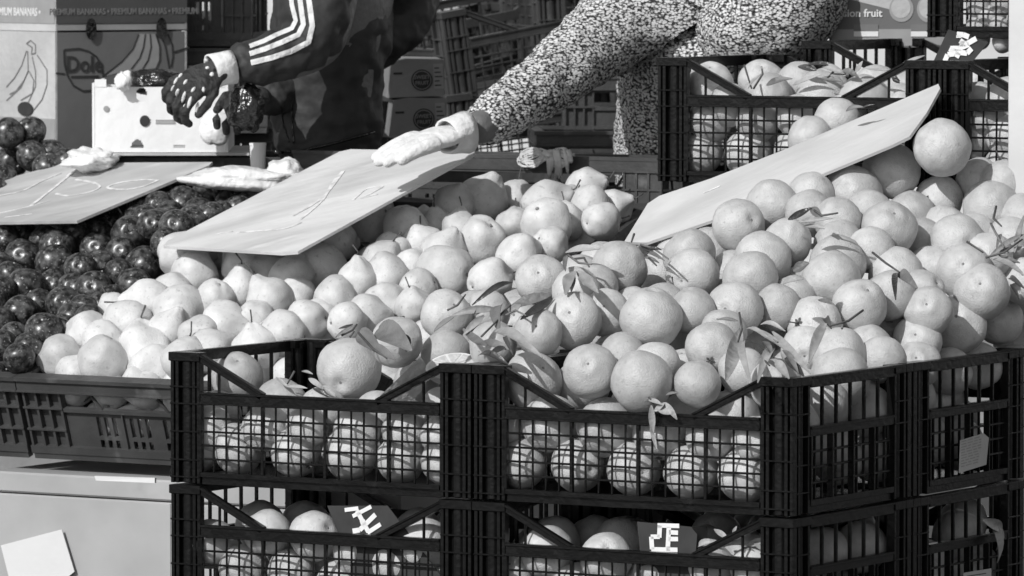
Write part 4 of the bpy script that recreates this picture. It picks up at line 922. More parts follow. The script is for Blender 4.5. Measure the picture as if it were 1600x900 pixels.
def stem_mesh(k):
    m = MB(); r = random.Random(k); m.tube([(0, 0, -.06), (.02*r.uniform(-1, 1), .02, .12), (r.uniform(-.2, .2), r.uniform(-.2, .2), .28+.1*k)], [.045, .032, .04], 6)
    if k < 2:
        for q in range(5):
            a = q*1.256; m.add([(0, 0, .02), (.14*math.cos(a-.4), .14*math.sin(a-.4), .015), (.2*math.cos(a), .2*math.sin(a), .0), (.14*math.cos(a+.4), .14*math.sin(a+.4), .015)], [(0, 1, 2, 3)])
    o = m.build('stem', 'fruit_stem', smooth=True); me = o.data; bpy.data.objects.remove(o); return me
SM = [stem_mesh(k) for k in range(4)]
rf = random.Random(11)
toward = (CAM-W(0, 0, 0)).normalized()
for line in FRUIT.strip().split('\n'):
    k, xyz, roll, gi, lab = line.split('|'); deep = lab[-1] == '*'; lab = lab.rstrip('*'); x, y, z, r = map(float, xyz.split())
    name, meshes, cat = {'o': ('orange', OM, 'orange'), 'q': ('quince', QM, 'quince'), 'p': ('plum', PM, 'plum')}[k]
    o = link(name, rf.choice(meshes)); o.location = (x, y, z)
    if k == 'q':
        s = r*1.0; ang = math.radians(float(roll)) if roll else rf.uniform(0, 6.3)
        ax = (RGT*math.cos(ang)+UPV*math.sin(ang)+toward*rf.uniform(-.9, .35)).normalized()
        o.rotation_euler = (ax.to_track_quat('Z', 'X').to_matrix() @ Matrix.Rotation(rf.uniform(0, 6.3), 3, 'Z')).to_euler(); top = .0
    else:
        s = r*(1.07 if k == 'p' else 1.0); ax = Vector((rf.gauss(0, 1), rf.gauss(0, 1)-.5, rf.gauss(0, 1)+.5)).normalized()
        if 'navel' in lab or 'dimpled' in lab: o.data = meshes[1]; ax = (toward+UPV*.35-RGT*.1).normalized()
        if 'seam' in lab and 'broad orange in mid' in lab: o.data = meshes[3]; ax = (UPV*.97+RGT*.1+toward*.2).normalized()
        if 'pitted orange with' in lab: ax = (toward*.55+UPV*.25+RGT*.75).normalized()
        if 'ringed' in lab or 'pale scar' in lab: o.data = meshes[1]; ax = (toward*1.+UPV*.2).normalized()
        o.rotation_euler = (ax.to_track_quat('Z', 'X').to_matrix() @ Matrix.Rotation(rf.uniform(0, 6.3), 3, 'Z')).to_euler()
    o.scale = (s, s, s)
    tag(o, lab, cat, GROUPS[int(gi)])
    if not deep and ((k == 'q' and rf.random() < .75) or (k == 'o' and rf.random() < .42) or 'stem' in lab):
        zs = (min(v.co.z for v in o.data.vertices if v.co.xy.length < .12 and v.co.z < 0) if k == 'o' else max(v.co.z for v in o.data.vertices if v.co.xy.length < .2))
        st = link('stem', SM[rf.randrange(2) if k == 'o' else 2+rf.randrange(2)], o)
        st.location = (0, 0, zs); st.rotation_euler = (math.pi if k == 'o' else 0, 0, rf.random()*6)
# ---------------------------------------------------------------- price boards
def board(name, p0, d0, p1, p3, d1, d3, outline, label, strokes=(), face='board_face'):
    A = at(*p0, d0); k = d0/F_PX
    B = at(*p1, d0+d1*k); D = at(*p3, d0+d3*k); n = (B-A).cross(D-A).normalized()
    if n.dot(CAM-A) < 0: n = -n
    P = [hit(x, y, A, n) for x, y in outline]
    if sum(((P[i]-P[0]).cross(P[i+1]-P[0]) for i in range(1, len(P)-1)), Vector()).dot(n) < 0: P = P[::-1]
    root = empty(name, A, label=label, cat='price board', group='blank backed price boards laid on the fruit')
    m = MB(); m.prism([p-A for p in P], .0045); f = m.build('board', face, root)
    def smooth_line(p):
        out = []
        for i in range(len(p)-1):
            a, b, c, e = p[max(i-1, 0)], p[i], p[i+1], p[min(i+2, len(p)-1)]
            for q in range(6):
                t = q/6; out.append(tuple(.5*(2*b[k]+(c[k]-a[k])*t+(2*a[k]-5*b[k]+4*c[k]-e[k])*t*t+(3*b[k]-a[k]-3*c[k]+e[k])*t**3) for k in (0, 1)))
        return out+[p[-1]]
    for s in strokes:
        m = MB(); w, pts = s[0], smooth_line(s[1:])
        for a, b in zip(pts, pts[1:]):
            a3 = hit(*a, A, n)-A+n*.0008; b3 = hit(*b, A, n)-A+n*.0008
            if (b3-a3).length > 1e-4: e_ = (b3-a3).normalized()*w*.25; m.bar(a3-e_, b3+e_, w*rnd.uniform(.75, 1.15), .0006*rnd.uniform(.8, 1.2), up=n)
        m.build('chalk_stroke', 'board_chalk', root)
    return A, n
def sc(x0, y0, k, *pts): return [(x0+x/k, y0+y/k) for x, y in pts]
k5 = 2.433
q1 = quin(120, 345, .05); d1_ = (q1-CAM).dot(FWD)
board('price_board', (120, 345), d1_, (332, 253), (-60, 345), 190, 200, [(-70, 300), (115, 251), (190, 254), (332, 253), (327, 258), (120, 345), (0, 347), (-70, 347)],
      'weathered price board with faint chalk figures lying over the plums',
      [[.0075]+sc(0, 230, k5, (120, 222), (200, 160), (290, 85)), [.005]+sc(0, 230, k5, (0, 185), (90, 165), (160, 130), (230, 100)),
       [.005]+sc(0, 230, k5, (290, 125), (350, 135), (380, 152), (340, 172), (260, 186), (215, 178)),
       [.005]+sc(0, 230, k5, (600, 128), (540, 125), (450, 137), (410, 155), (470, 162), (545, 150), (600, 128)),
       [.003]+sc(0, 230, k5, (0, 252), (90, 232), (190, 205)), [.003]+sc(0, 230, k5, (20, 268), (120, 255))], 'board_grey')
q2 = quin(257, 383, .06); d2_ = (q2-CAM).dot(FWD)
board('price_board', (257, 383), d2_, (547, 236), (465, 393), 260, -226, [(255, 384), (262, 376), (530, 237), (548, 233), (742, 237), (738, 242), (465, 393), (440, 395)],
      'large pale price board with faint chalk marks lying over the quinces',
      [[.005]+sc(240, 230, k5, (320, 325), (420, 318), (500, 310), (560, 288)), [.005]+sc(240, 230, k5, (530, 262), (640, 195), (720, 95), (690, 125), (640, 205), (560, 275)),
       [.005]+sc(240, 230, k5, (760, 200), (810, 160), (870, 150), (830, 175), (790, 195), (850, 180)), [.0025]+sc(240, 230, k5, (240, 330), (300, 322))])
d3_ = 9.05
board('price_board', (985, 378), d3_, (1418, 213), (1055, 293), -125, 105, [(975, 378), (1012, 318), (1030, 306), (1110, 279), (1230, 232), (1440, 142), (1466, 131), (1469, 138), (1448, 176), (1421, 213), (1395, 226), (1110, 345), (1010, 379)],
      'narrow pale price board slanting up across the orange heap', [[.003]+sc(960, 230, k5, (340, 175), (400, 150))], 'board_pale')
# ---------------------------------------------------------------- leaves
def leaf_into(m, base, tip, w, nrm, curl=.15, fold=.3, twist=0.):
    base = Vector(base); tip = Vector(tip); d = tip-base; L = d.length; d = d/L
    s = d.cross(nrm).normalized(); n = s.cross(d).normalized()
    vs = []; fs = []; N = 7
    for i in range(N+1):
        t = i/N; wd = w/2*(math.sin(math.pi*min(1, t*.93+.035))**.8)*(1-.25*t)
        c = base+d*(L*t)+n*(curl*L*math.sin(math.pi*t)); a = twist*(t-.5)
        sx = s*math.cos(a)+n*math.sin(a); nx = n*math.cos(a)-s*math.sin(a)
        vs += [c+sx*wd+nx*fold*wd, c+sx*wd*.5+nx*fold*.35*wd, c, c-sx*wd*.5+nx*fold*.35*wd, c-sx*wd+nx*fold*wd]
    for i in range(N):
        for j in range(4): a = i*5+j; fs.append((a, a+1, a+6, a+5))
    k = len(vs); vs2 = [v-n*.0007 for v in vs]
    m.add(vs+vs2, fs+[tuple(x+k for x in f[::-1]) for f in fs])
    return m
rl = random.Random(5)
def sprig(label, x0, y0, k, leaves, dep, off=.05, twigs=(), cat='leaf sprig'):
    pts = [(x0+l[0]/k, y0+l[1]/k) for l in leaves]
    c0 = dep(*pts[0], off); root = empty('leaf_sprig', c0, label=label, cat=cat, group='dry leafy sprigs among the oranges')
    for l in leaves:
        bx, by, tx, ty, wd = l[:5]; mt = l[5] if len(l) > 5 else rl.choice(['leaf_light', 'leaf_mid', 'leaf_mid'])
        b = dep(x0+bx/k, y0+by/k, off+rl.uniform(-.006, .012)); t = dep(x0+tx/k, y0+ty/k, off+rl.uniform(-.008, .012))
        m = MB(); leaf_into(m, b-c0, t-c0, wd/k*.00072, (toward+Z*.5+RGT*rl.uniform(-.5, .3)).normalized(), rl.uniform(-.06, .22), rl.uniform(.1, .55), rl.uniform(-.7, .7))
        m.build('leaf', mt, root, smooth=True)
    for tw in twigs:
        p = [dep(x0+a/k, y0+b/k, off+.004+.004*i)-c0 for i, (a, b) in enumerate(tw)]
        m = MB(); m.tube(p, [.0017]*(len(p)-1)+[.0012], 6); m.build('twig', 'fruit_stem' if rl.random() < .6 else 'leaf_mid', root, smooth=True)
    return root
D_, L_, M_ = 'leaf_dark', 'leaf_light', 'leaf_mid'
sprig('tangle of dark and pale leaves between the quinces and the oranges', 600, 230, k5,
      [(490, 515, 335, 600, 34, D_), (430, 615, 250, 645, 46, L_), (635, 560, 470, 615, 62, M_), (640, 575, 520, 655, 50, D_), (445, 600, 440, 705, 70, M_), (380, 640, 300, 715, 40), (300, 690, 390, 755, 46), (420, 700, 570, 775, 70, L_),
       (480, 770, 370, 740, 46, M_), (470, 825, 355, 795, 40, D_), (460, 720, 490, 790, 26, D_), (270, 640, 190, 700, 40, L_), (380, 605, 340, 640, 30), (520, 600, 450, 640, 50, L_), (400, 790, 460, 760, 34, D_), (520, 740, 600, 800, 36)], heap, .055,
      [[(440, 640), (480, 600), (450, 555)], [(240, 620), (280, 600), (310, 560)], [(460, 640), (500, 620), (540, 640)], [(370, 720), (440, 650)]])
sprig('pair of pale upright leaves beside the pitted orange', 600, 230, k5, [(725, 470, 690, 560, 70, L_), (735, 470, 815, 555, 56, L_), (722, 480, 712, 550, 30, D_), (820, 385, 690, 400, 44, L_), (690, 470, 700, 410, 30)], heap, .055, [[(700, 410), (740, 440), (790, 445)], [(720, 425), (760, 420), (780, 455)]])
sprig('fan of long dry leaves hanging over the front crate corner', 960, 230, k5,
      [(480, 690, 425, 885, 78, L_), (508, 735, 518, 895, 44, L_), (605, 765, 545, 895, 50, L_), (530, 690, 650, 770, 40, L_), (600, 700, 745, 860, 44, L_), (615, 810, 665, 880, 50, L_), (555, 675, 650, 700, 30), (560, 740, 600, 800, 36, M_), (640, 770, 700, 860, 34, M_), (500, 690, 600, 740, 26, L_), (470, 660, 390, 655, 20, M_), (520, 740, 580, 790, 26, D_), (650, 800, 720, 870, 50, D_)], heap, .06,
      [[(475, 630), (485, 690), (470, 740)], [(530, 680), (580, 720), (620, 740)], [(580, 760), (560, 800), (590, 830)]])
sprig('small tuft of dark twigs at the lower tip of the narrow price board', 960, 230, k5, [(100, 370, 140, 400, 26, D_), (130, 400, 190, 430, 24, M_), (130, 385, 180, 390, 18, D_), (170, 440, 110, 420, 20, M_)], heap, .05, [[(75, 330), (65, 360)], [(100, 370), (150, 385), (205, 425)], [(120, 410), (160, 450)]])
sprig('dark leaf and dry scraps in the shade under the narrow price board', 960, 230, k5, [(660, 275, 750, 230, 40, D_), (750, 230, 790, 275, 50, M_), (700, 285, 830, 270, 26, L_), (720, 300, 800, 310, 26, L_), (680, 470, 740, 440, 60, M_), (640, 520, 720, 500, 40, L_)], heap, .045, [[(760, 240), (790, 260), (850, 250)]])
sprig('single dark pointed leaf in front of an orange mid heap', 1240, 230, k5, [(402, 478, 388, 580, 36, D_), (402, 476, 470, 535, 60, M_), ], heap, .06, [[(300, 400), (350, 440), (402, 475)]])
sprig('thin stem with one pale leaf curling over an orange near the rim', 960, 230, k5, [(805, 660, 740, 820, 56, L_), (800, 655, 825, 690, 40, D_)], heap, .062, [[(945, 620), (890, 660), (820, 680)], [(865, 690), (870, 665)]])
sprig('bundle of dry stalks sticking in from the edge by the white post', 1240, 230, k5, [(740, 420, 880, 330, 30, L_), (770, 400, 880, 380, 34, L_), (760, 425, 880, 490, 40, L_), (790, 330, 770, 390, 20), (840, 400, 875, 260, 34, L_), (830, 520, 860, 580, 50, D_), (820, 500, 880, 540, 30, D_), (780, 410, 860, 440, 30, M_)], heap, .055, [[(730, 420), (800, 400), (870, 350)], [(750, 290), (770, 330), (800, 380)], [(660, 360), (720, 400)], [(770, 225), (760, 270), (790, 300)]])
sprig('leaves curling above the leafy orange in the left front crate', 240, 500, 2.25, [(725, 40, 800, 120, 90, M_), (790, 30, 905, 110, 130, M_), (880, 50, 890, 110, 60, D_), (640, 60, 700, 20, 18, L_), (760, 80, 850, 140, 50, M_), (650, 30, 700, 15, 16, D_)], heap, .06, [[(660, 55), (700, 35), (715, 15)], [(690, 60), (705, 40)], [(720, 45), (770, 100), (820, 135)]])
sprig('pale dry scraps lying at the back post of the left front crate', 240, 500, 2.25, [(545, 205, 600, 245, 30, L_), (520, 180, 560, 190, 16, L_), (600, 240, 640, 270, 26, L_), (560, 240, 620, 270, 24, D_), (470, 235, 540, 240, 22, L_), (430, 200, 470, 235, 20, L_)], lambda x, y, o: hit(x, y, W(0, .075, 0), V), .0, [[(495, 180), (470, 225)], [(560, 215), (610, 255)]])
sprig('withered flower and leaf drooping over the rail of the front crate', 640, 500, 2.25, [(850, 300, 855, 400, 34, L_), (845, 370, 870, 455, 20, L_), (870, 310, 920, 330, 40, L_), (900, 290, 940, 350, 30, L_), (840, 280, 890, 300, 24, L_), (900, 265, 945, 255, 16, M_), (860, 320, 900, 290, 30, L_)], lambda x, y, o: hit(x, y, W(0, -.012, 0), V), .0, [[(800, 235), (850, 280), (860, 300)]])
sprig('curled leaves and twigs on the oranges of the rear crate', 1160, 0, 3.461,
      [(430, 360, 560, 400, 60, L_), (130, 460, 270, 425, 60, M_), (270, 460, 430, 400, 40, L_), (610, 390, 650, 330, 40, L_), (665, 370, 790, 378, 26, L_), (860, 345, 985, 300, 30, L_), (300, 360, 400, 380, 60, D_), (540, 380, 630, 420, 56, M_), (350, 350, 500, 350, 40, D_), (430, 420, 530, 440, 50, M_), (810, 420, 850, 450, 40, D_), (460, 400, 560, 410, 30, L_), (30, 480, 100, 400, 22, L_)], lambda x, y, o: hit(x, y, W(0, .855, 0), V), 0, [[(10, 350), (50, 480)], [(60, 480), (110, 400), (105, 370)], [(820, 400), (850, 440)], [(500, 380), (460, 420)]])
sprig('pale scrap leaf on the orange perched above the narrow board', 1160, 0, 3.461, [(560, 600, 660, 580, 40, M_), (640, 590, 715, 565, 16, D_)], lambda x, y, o: hit(x, y, W(0, .70, 0), V), 0)
sprig('small dried flowers inside the lower front crate', 960, 500, 2.25, [(350, 735, 400, 770, 30, L_), (415, 750, 430, 725, 16, L_), (470, 790, 540, 770, 40, L_), (450, 800, 500, 830, 40, M_), (490, 780, 540, 820, 40, L_), (290, 800, 360, 775, 34, L_)], lambda x, y, o: hit(x, y, W(0, .025, 0), V), 0)
pl = empty('dry_peel', hit(1535, 812, W(.004, 0, 0), U), label='dry curled peel hanging on the shaded lower side mesh', cat='peel')
m = MB(); o_ = pl.location
for a in ([(1536, 812), (1566, 828), 20], [(1550, 815), (1558, 880), 24], [(1562, 820), (1556, 860), 18]):
    leaf_into(m, hit(*a[0], W(.009, 0, 0), U)-o_, hit(*a[1], W(.009, 0, 0), U)-o_, a[2]*.00095, (U-Z*.1).normalized(), .1, .4, .4)
m.build('peel', 'leaf_light', pl, smooth=True)
# cut orange pieces in the left front crate
def cut_half(label, cx, cy, r, nrm, v, lay=1.0):
    c = hit(cx, cy, W(0, v, 0), V); root = empty('orange_slice', c, label=label, cat='orange slice')
    q = Vector(nrm).normalized().to_track_quat('Z', 'Y'); root.rotation_euler = q.to_euler()
    m = MB(); vs, fs = sphere_grid(24, 12, lambda t, p: (r*math.sin(t)*math.cos(p), r*math.sin(t)*math.sin(p), -r*lay*max(0, -math.cos(t)))); m.add(vs, fs); m.build('rind', 'orange_peel', root, smooth=True)
    m = MB(); m.add([(r*.985*math.cos(2*math.pi*i/24), r*.985*math.sin(2*math.pi*i/24), .0006) for i in range(24)], [tuple(range(24))]); m.build('pith', 'pith', root)
    for i in range(9):
        a0 = 2*math.pi*i/9+.05; a1 = 2*math.pi*(i+1)/9-.05
        pts = [(.08*r*math.cos((a0+a1)/2), .08*r*math.sin((a0+a1)/2), .0014)]+[(r*.88*math.cos(a0+(a1-a0)*j/4), r*.88*math.sin(a0+(a1-a0)*j/4), .0014) for j in range(5)]
        m = MB(); m.add(pts, [tuple(range(6))]); m.build('segment', 'cut_flesh', root)
cut_half('halved orange with its cut face turned up beside the middle posts', 707, 572, .039, (toward*.42+Z*.9+RGT*-.1), .060, .6)
def wedge(label, a, b, v, rr):
    A = hit(*a, W(0, v, 0), V); B = hit(*b, W(0, v+.02, 0), V); c = (A+B)/2; root = empty('orange_wedge', c, label=label, cat='orange wedge')
    L = (B-A).length; ex = (B-A).normalized(); ey = (toward+Z*.6); ey = (ey-ex*ey.dot(ex)).normalized(); ez = ex.cross(ey)
    root.matrix_world = frame_matrix(c, ex, ey, ez); N = 12; R = L/2
    rind = MB(); fl = MB(); vs = []; K = 6; half = .42
    for i in range(N+1):
        t = -math.pi/2+math.pi*i/N
        for j in range(K+1):
            p = -half+2*half*j/K; vs.append((R*math.sin(t), -R*math.cos(t)*math.cos(p)+R*.35, R*math.cos(t)*math.sin(p)))
    rind.add(vs, [(i*(K+1)+j, i*(K+1)+j+1, (i+1)*(K+1)+j+1, (i+1)*(K+1)+j) for i in range(N) for j in range(K)]); rind.build('rind', 'orange_peel', root, smooth=True)
    for s in (0, K): fl.add([vs[i*(K+1)+s] for i in range(N+1)], [tuple(range(N+1))])
    fl.build('cut_flesh', 'cut_flesh', root)
wedge('cut orange wedge leaning on the rail of the left front crate', (592, 632), (664, 562), .042, .04)
# ---------------------------------------------------------------- tags, post, bow
def tag_card(name, label, quad, plane, nrm, mface, lines=None, glyph=None, gm='print_white', curl=0.):
    c = hit(*quad[0], plane, nrm); root = empty(name, c, label=label, cat='label tag')
    P = [hit(x, y, plane, nrm)-c for x, y in quad]; m = MB(); m.prism(P, .0012); m.build('card', mface, root)
    n = (P[1]-P[0]).cross(P[3]-P[0]).normalized()
    if n.dot(toward) < 0: n = -n
    def mp(s, t): return P[0].lerp(P[1], s).lerp(P[3].lerp(P[2], s), t)+n*.0012
    if lines:
        m = MB()
        for s0, s1, t in lines: m.bar(mp(s0, t), mp(s1, t), .0012, .0006, up=n)
        m.build('printed_lines', 'print_dark', root)
    if glyph:
        m = MB()
        for g_ in glyph:
            for a, b in zip(g_[1:], g_[2:]): m.bar(mp(*a), mp(*b), g_[0], .001, up=n)
        m.build('letters', gm, root)
    return root
UN = U
ln = []
rt = random.Random(2)
for i in range(11):
    x = .06
    while x < .58: w = rt.uniform(.06, .2); ln.append((x, min(.6, x+w), .1+.075*i)); x += w+.04
tag_card('paper_tag', 'small printed paper tag on the side of the rear right crate', [(1500, 688), (1536, 677), (1544, 684), (1540, 726), (1498, 739)], W(.009, 0, 0), U, 'carton_pale', lines=None)
tg = bpy.data.objects['paper_tag']; c = tg.location; m = MB()
for i in range(10):
    y = 691+i*4.3
    x = 1502
    while x < 1530:
        w = rt.uniform(3, 9); a = hit(x, y-.28*(x-1500), W(.0105, 0, 0), U)-c; b = hit(min(1533, x+w), y-.28*(min(1533, x+w)-1500), W(.0105, 0, 0), U)-c; m.bar(a, b, .0012, .0006, up=U); x += w+2.5
m.build('printed_lines', 'print_mid', tg)
tag_card('paper_tag', 'paper tag at the bottom of the shaded lower crate', [(1505, 895), (1548, 888), (1548, 920), (1505, 925)], W(.009, 0, 0), U, 'carton_pale', lines=[(.1, .8, .2), (.1, .9, .4), (.1, .7, .6)])
dk = tag_card('dark_tag', 'dark plastic tag with bold white letters in the lower crate beside the pale panel', [(512, 790), (606, 790), (690, 900), (556, 905)], W(0, .016, 0), V, 'print_dark')
def glyph_on(root, plane, nrm, strokes, m='print_white', th=.0006):
    c = root.location; g_ = MB()
    for w, *pts in strokes:
        for a, b in zip(pts, pts[1:]): g_.bar(hit(*a, plane, nrm)-c, hit(*b, plane, nrm)-c, w*.00089, th, up=nrm)
    return g_.build('letters', m, root)
z3 = lambda *p: sc(240, 500, 2.25, *p)
glyph_on(dk, W(0, .0135, 0), V, [[6.5]+z3((672, 668), (720, 662)), [6.5]+z3((700, 690), (765, 656)), [8]+z3((715, 670), (755, 745)), [8]+z3((700, 742), (725, 738), (780, 684)), [8]+z3((728, 716), (745, 708)), [7]+z3((752, 748), (798, 718))])
dk2 = tag_card('dark_tag', 'curled dark tag with white block letters in the crate at the front corner', [(996, 815), (1080, 823), (1090, 835), (1084, 905), (1005, 905)], W(0, .018, 0), V, 'print_dark')
z5 = lambda *p: sc(960, 500, 2.25, *p)
glyph_on(dk2, W(0, .0155, 0), V, [[7]+z5((152, 722), (228, 724)), [8]+z5((160, 722), (158, 765)), [7]+z5((128, 762), (160, 762)), [8]+z5((130, 762), (133, 806)), [7]+z5((130, 806), (222, 808)), [8]+z5((192, 728), (188, 800)), [7]+z5((192, 746), (224, 748)), [7]+z5((190, 770), (224, 770)), [7]+z5((190, 796), (190, 812))])
m = MB(); P = [hit(x, y, W(0, .018, 0), V)-dk2.location for x, y in ((1081, 823), (1088, 826), (1092, 905), (1083, 905))]; m.prism([P[0], P[1]+V*.03, P[2]+V*.03, P[3]], .001); m.build('curled_edge', 'print_dark', dk2)
pc = W(-.2, .742, 0)
dk3 = tag_card('dark_tag', 'dark tag with white script letters standing up on the rear crate corner', [(1458, 98), (1482, 46), (1545, 66), (1520, 96)], W(0, .87, 0), V, 'print_dark')
z4 = lambda *p: sc(1160, 0, 3.461, *p)
glyph_on(dk3, W(0, .867, 0), V, [[9]+z4((1160, 185), (1195, 188), (1225, 200)), [9]+z4((1170, 190), (1170, 205)), [9]+z4((1175, 238), (1215, 236), (1265, 208)), [9]+z4((1125, 262), (1170, 262), (1225, 240)), [9]+z4((1120, 262), (1150, 280), (1215, 288), (1240, 262)), [9]+z4((1095, 330), (1110, 295), (1150, 290), (1175, 305)), [9]+z4((1195, 215), (1180, 240))])
ps = empty('white_post', W(.055, .80, 0), (0, 0, -YAW), 'upright pale painted post at the edge beside the rear crates', 'post')
pp = hit(1592, 300, W(0, .80, 0), V)
m = MB(); q = pp-ps.location; uu = q.dot(U)
ps.location = W((pp-O).dot(U), .80, 0)
m.box(-.013, .03, -.012, .012, -.93, 1.2); m.build('post_shaft', 'post_paint', ps, bevel=.002)
m = MB(); m.box(-.05, .067, -.05, .05, -.935, -.92); m.build('post_foot', 'post_paint', ps)
bw = hit(850, 252, W(0, 1.138, 0), V); rb = empty('raffia_bow', bw, label='loose raffia bow tied on the grey crate rim behind the quinces', cat='bow')
rr = random.Random(4)
def bowpt(x, y, o=0.): return hit(600+x/k5, 230+y/k5, W(0, 1.138, 0), V)-bw+toward*(.012+o)
def loop(cx, cy, rx, ry, rot, n=15):
    out = []
    for i in range(n+1):
        a = 2*math.pi*i/n; x, y = rx*math.cos(a), ry*math.sin(a); out.append(bowpt(cx+x*math.cos(rot)-y*math.sin(rot), cy+x*math.sin(rot)+y*math.cos(rot), .004*rr.random()))
    return out
for i in range(16): m = MB(); m.tube(loop(565+rr.uniform(-8, 8), 38+rr.uniform(-8, 8), 58-i*2+rr.uniform(-8, 6), rr.uniform(8, 34), rr.uniform(-.35, .15)), .0015, 5); m.build('loop', 'raffia', rb, smooth=True)
for i in range(12): m = MB(); m.tube(loop(672+rr.uniform(-6, 8), 42+rr.uniform(-8, 8), 46-i*2, rr.uniform(8, 34), rr.uniform(-.4, .4)), .0015, 5); m.build('loop', 'raffia', rb, smooth=True)
for x0, x1, y1 in ((630, 628, 118), (640, 632, 120), (650, 668, 122), (660, 675, 110), (668, 655, 118), (690, 700, 100), (705, 715, 60), (640, 640, 90)):
    m = MB(); m.tube([bowpt(x0-20, 25), bowpt(x0, 15, .005), bowpt((x0+x1)/2, 55, .006), bowpt(x1, y1, .003)], [.0026, .0042, .0046, .0022], 5); m.build('strand', 'raffia', rb, smooth=True)
m = MB(); m.tube([bowpt(612, 20, .006), bowpt(625, 35, .01), bowpt(640, 30, .006)], .005, 7); m.build('knot', 'raffia', rb, smooth=True)
# ---------------------------------------------------------------- background goods
def carton(name, label, px, py, d, yaw, w, dp, h, mf, ms, cat='carton'):
    """corner nearest the camera at the pixel, front going right-away, side going left-away; z from the top down"""
    root = empty(name, at(px, py, d), (0, 0, yaw), label, cat)
    
    for x in (0, w-.004): m = MB(); m.box(x, x+.004, 0, dp, -h, 0); m.build('side_wall', ms, root)
    m = MB(); m.box(.0042, w-.0042, 0, .004, -h+.001, -.001); m.build('front_wall', mf, root)
    m = MB(); m.box(.0042, w-.0042, dp-.004, dp, -h+.001, -.001); m.build('back_wall', mf, root)
    m = MB(); m.box(.0042, w-.0042, .0042, dp-.0042, -h+.002, -h+.006); m.box(.0042, w-.0042, .0042, dp-.0042, -.006, -.0015); m.build('lid', ms, root)
    return root
BY = math.radians(35); bw_, bd_ = .27, .40
GC = 'banana cartons stacked in the corner'
ca = carton('banana_carton', 'upper printed banana carton with a dark band of lettering', 86, -150, 10.6, BY, bw_, bd_, .222, 'carton_grey', 'carton_pale'); tag(ca, group=GC)  # same board all round: the front's shade is painted in, the side stays pale
cb = carton('banana_carton', 'lower banana carton with a leaf shaped fruit emblem and drawn bananas', 86, 50, 10.6, BY, bw_, bd_, .30, 'carton_grey', 'carton_pale'); tag(cb, group=GC)
KB = 10.6/9500                                       # metres per photograph pixel there
def fx(x): return (x-86)*KB/math.cos(BY)               # photograph x on the carton front -> local x
def fz(y, y0): return -(y-y0)*KB
def face_strip(root, x0, x1, z0, z1, m, name, y=-.0012, th=.0012): b = MB(); b.box(x0, x1, y, y+th-.0002, z0, z1); return b.build(name, m, root)
face_strip(ca, .001, bw_-.001, fz(37, -150), fz(-40, -150), 'carton_dark', 'printed_band')  # front band and its lettering toned down as painted shade; side band is lighter
b = MB(); b.box(-.0012, -.0002, .002, bd_-.002, fz(37, -150), fz(-40, -150)); b.build('printed_band', 'print_mid', ca)
face_strip(ca, .0012, bw_-.0012, fz(47.5, -150), fz(39, -150), 'print_mid', 'printed_line')
text_mesh('lettering', 'PREMIUM BANANAS \u2022 PREMIUM BANANAS \u2022 PREMIUM', .0155, 'print_grey', ca, (fx(188), -.0016, fz(19, -150)), (math.pi/2, 0, 0), bold=.02, squash=.82)
text_mesh('lettering', 'PREMIUM BANANAS \u2022', .020, 'paper', ca, (-.0016, .135, fz(20, -150)), (math.pi/2, 0, -math.pi/2), bold=.02, squash=.9)
def oval(root, x, y, rx, ry, y0, m, name, yy=-.0022):
    b = MB(); n = 20; b.prism([(fx(x+rx*math.cos(2*math.pi*i/n)), yy, fz(y-ry*math.sin(2*math.pi*i/n), y0)) for i in range(n)][::-1], .0012); return b.build(name, m, root)
for x in (138, 244): oval(cb, x, 46, 8, 17, 50, 'black_film', 'hand_hole', -.004)
b = MB(); n = 18; b.prism([(-.004, .13+.028*math.cos(2*math.pi*i/n), -.005+.012*math.sin(2*math.pi*i/n)) for i in range(n)], .001)
def poly_line(root, pts, w, m, name, y0=50, face=0):
    b = MB()
    for a, c in zip(pts, pts[1:]):
        if face == 0: b.bar((fx(a[0]), -.0008, fz(a[1], y0)), (fx(c[0]), -.0008, fz(c[1], y0)), w, .0008, up=(0, 1, 0))
        else:
            q = lambda p: (-.0008, (86-p[0])*KB/math.sin(BY), fz(p[1], y0)); b.bar(q(a), q(c), w, .0008, up=(1, 0, 0))
    return b.build(name, m, root)
K1 = 3.462
s1 = lambda *p: [(x/K1, y/K1) for x, y in p]
poly_line(cb, s1((345, 270), (420, 265), (470, 280), (510, 310), (535, 360), (545, 420), (530, 470), (490, 492), (440, 495), (390, 465), (360, 410), (345, 350), (342, 270)), .0032, 'print_dark', 'emblem_outline')
text_mesh('lettering', 'Dole', .040, 'print_dark', cb, (fx(129), -.0012, fz(102, 50)), (math.pi/2, 0, 0), bold=.012, squash=.95)
poly_line(cb, s1((378, 417), (520, 417)), .0038, 'print_dark', 'emblem_rule')
poly_line(cb, s1((300, 395), (345, 400)), .0025, 'print_dark', 'printed_line'); poly_line(cb, s1((915, 290), (995, 265)), .003, 'print_dark', 'printed_line')
for q in ([(730, 190), (700, 270), (640, 340), (550, 410)], [(765, 190), (755, 260), (735, 320), (690, 380)], [(790, 190), (795, 260), (780, 330), (750, 380)], [(820, 190), (840, 260), (840, 330), (820, 380)], [(885, 190), (905, 250), (910, 310), (900, 370)], [(845, 190), (870, 260), (890, 380)]):
    poly_line(cb, s1(*q), .0022, 'print_dark', 'drawn_banana')
b = MB(); P = [(fx(x), -.0005, fz(y, 50)) for x, y in s1((735, 188), (820, 190), (845, 260), (845, 330), (830, 375), (620, 400), (560, 415), (640, 345), (700, 275))]; b.prism(P[::-1], .0004); b.build('drawn_banana', 'print_mid', cb)
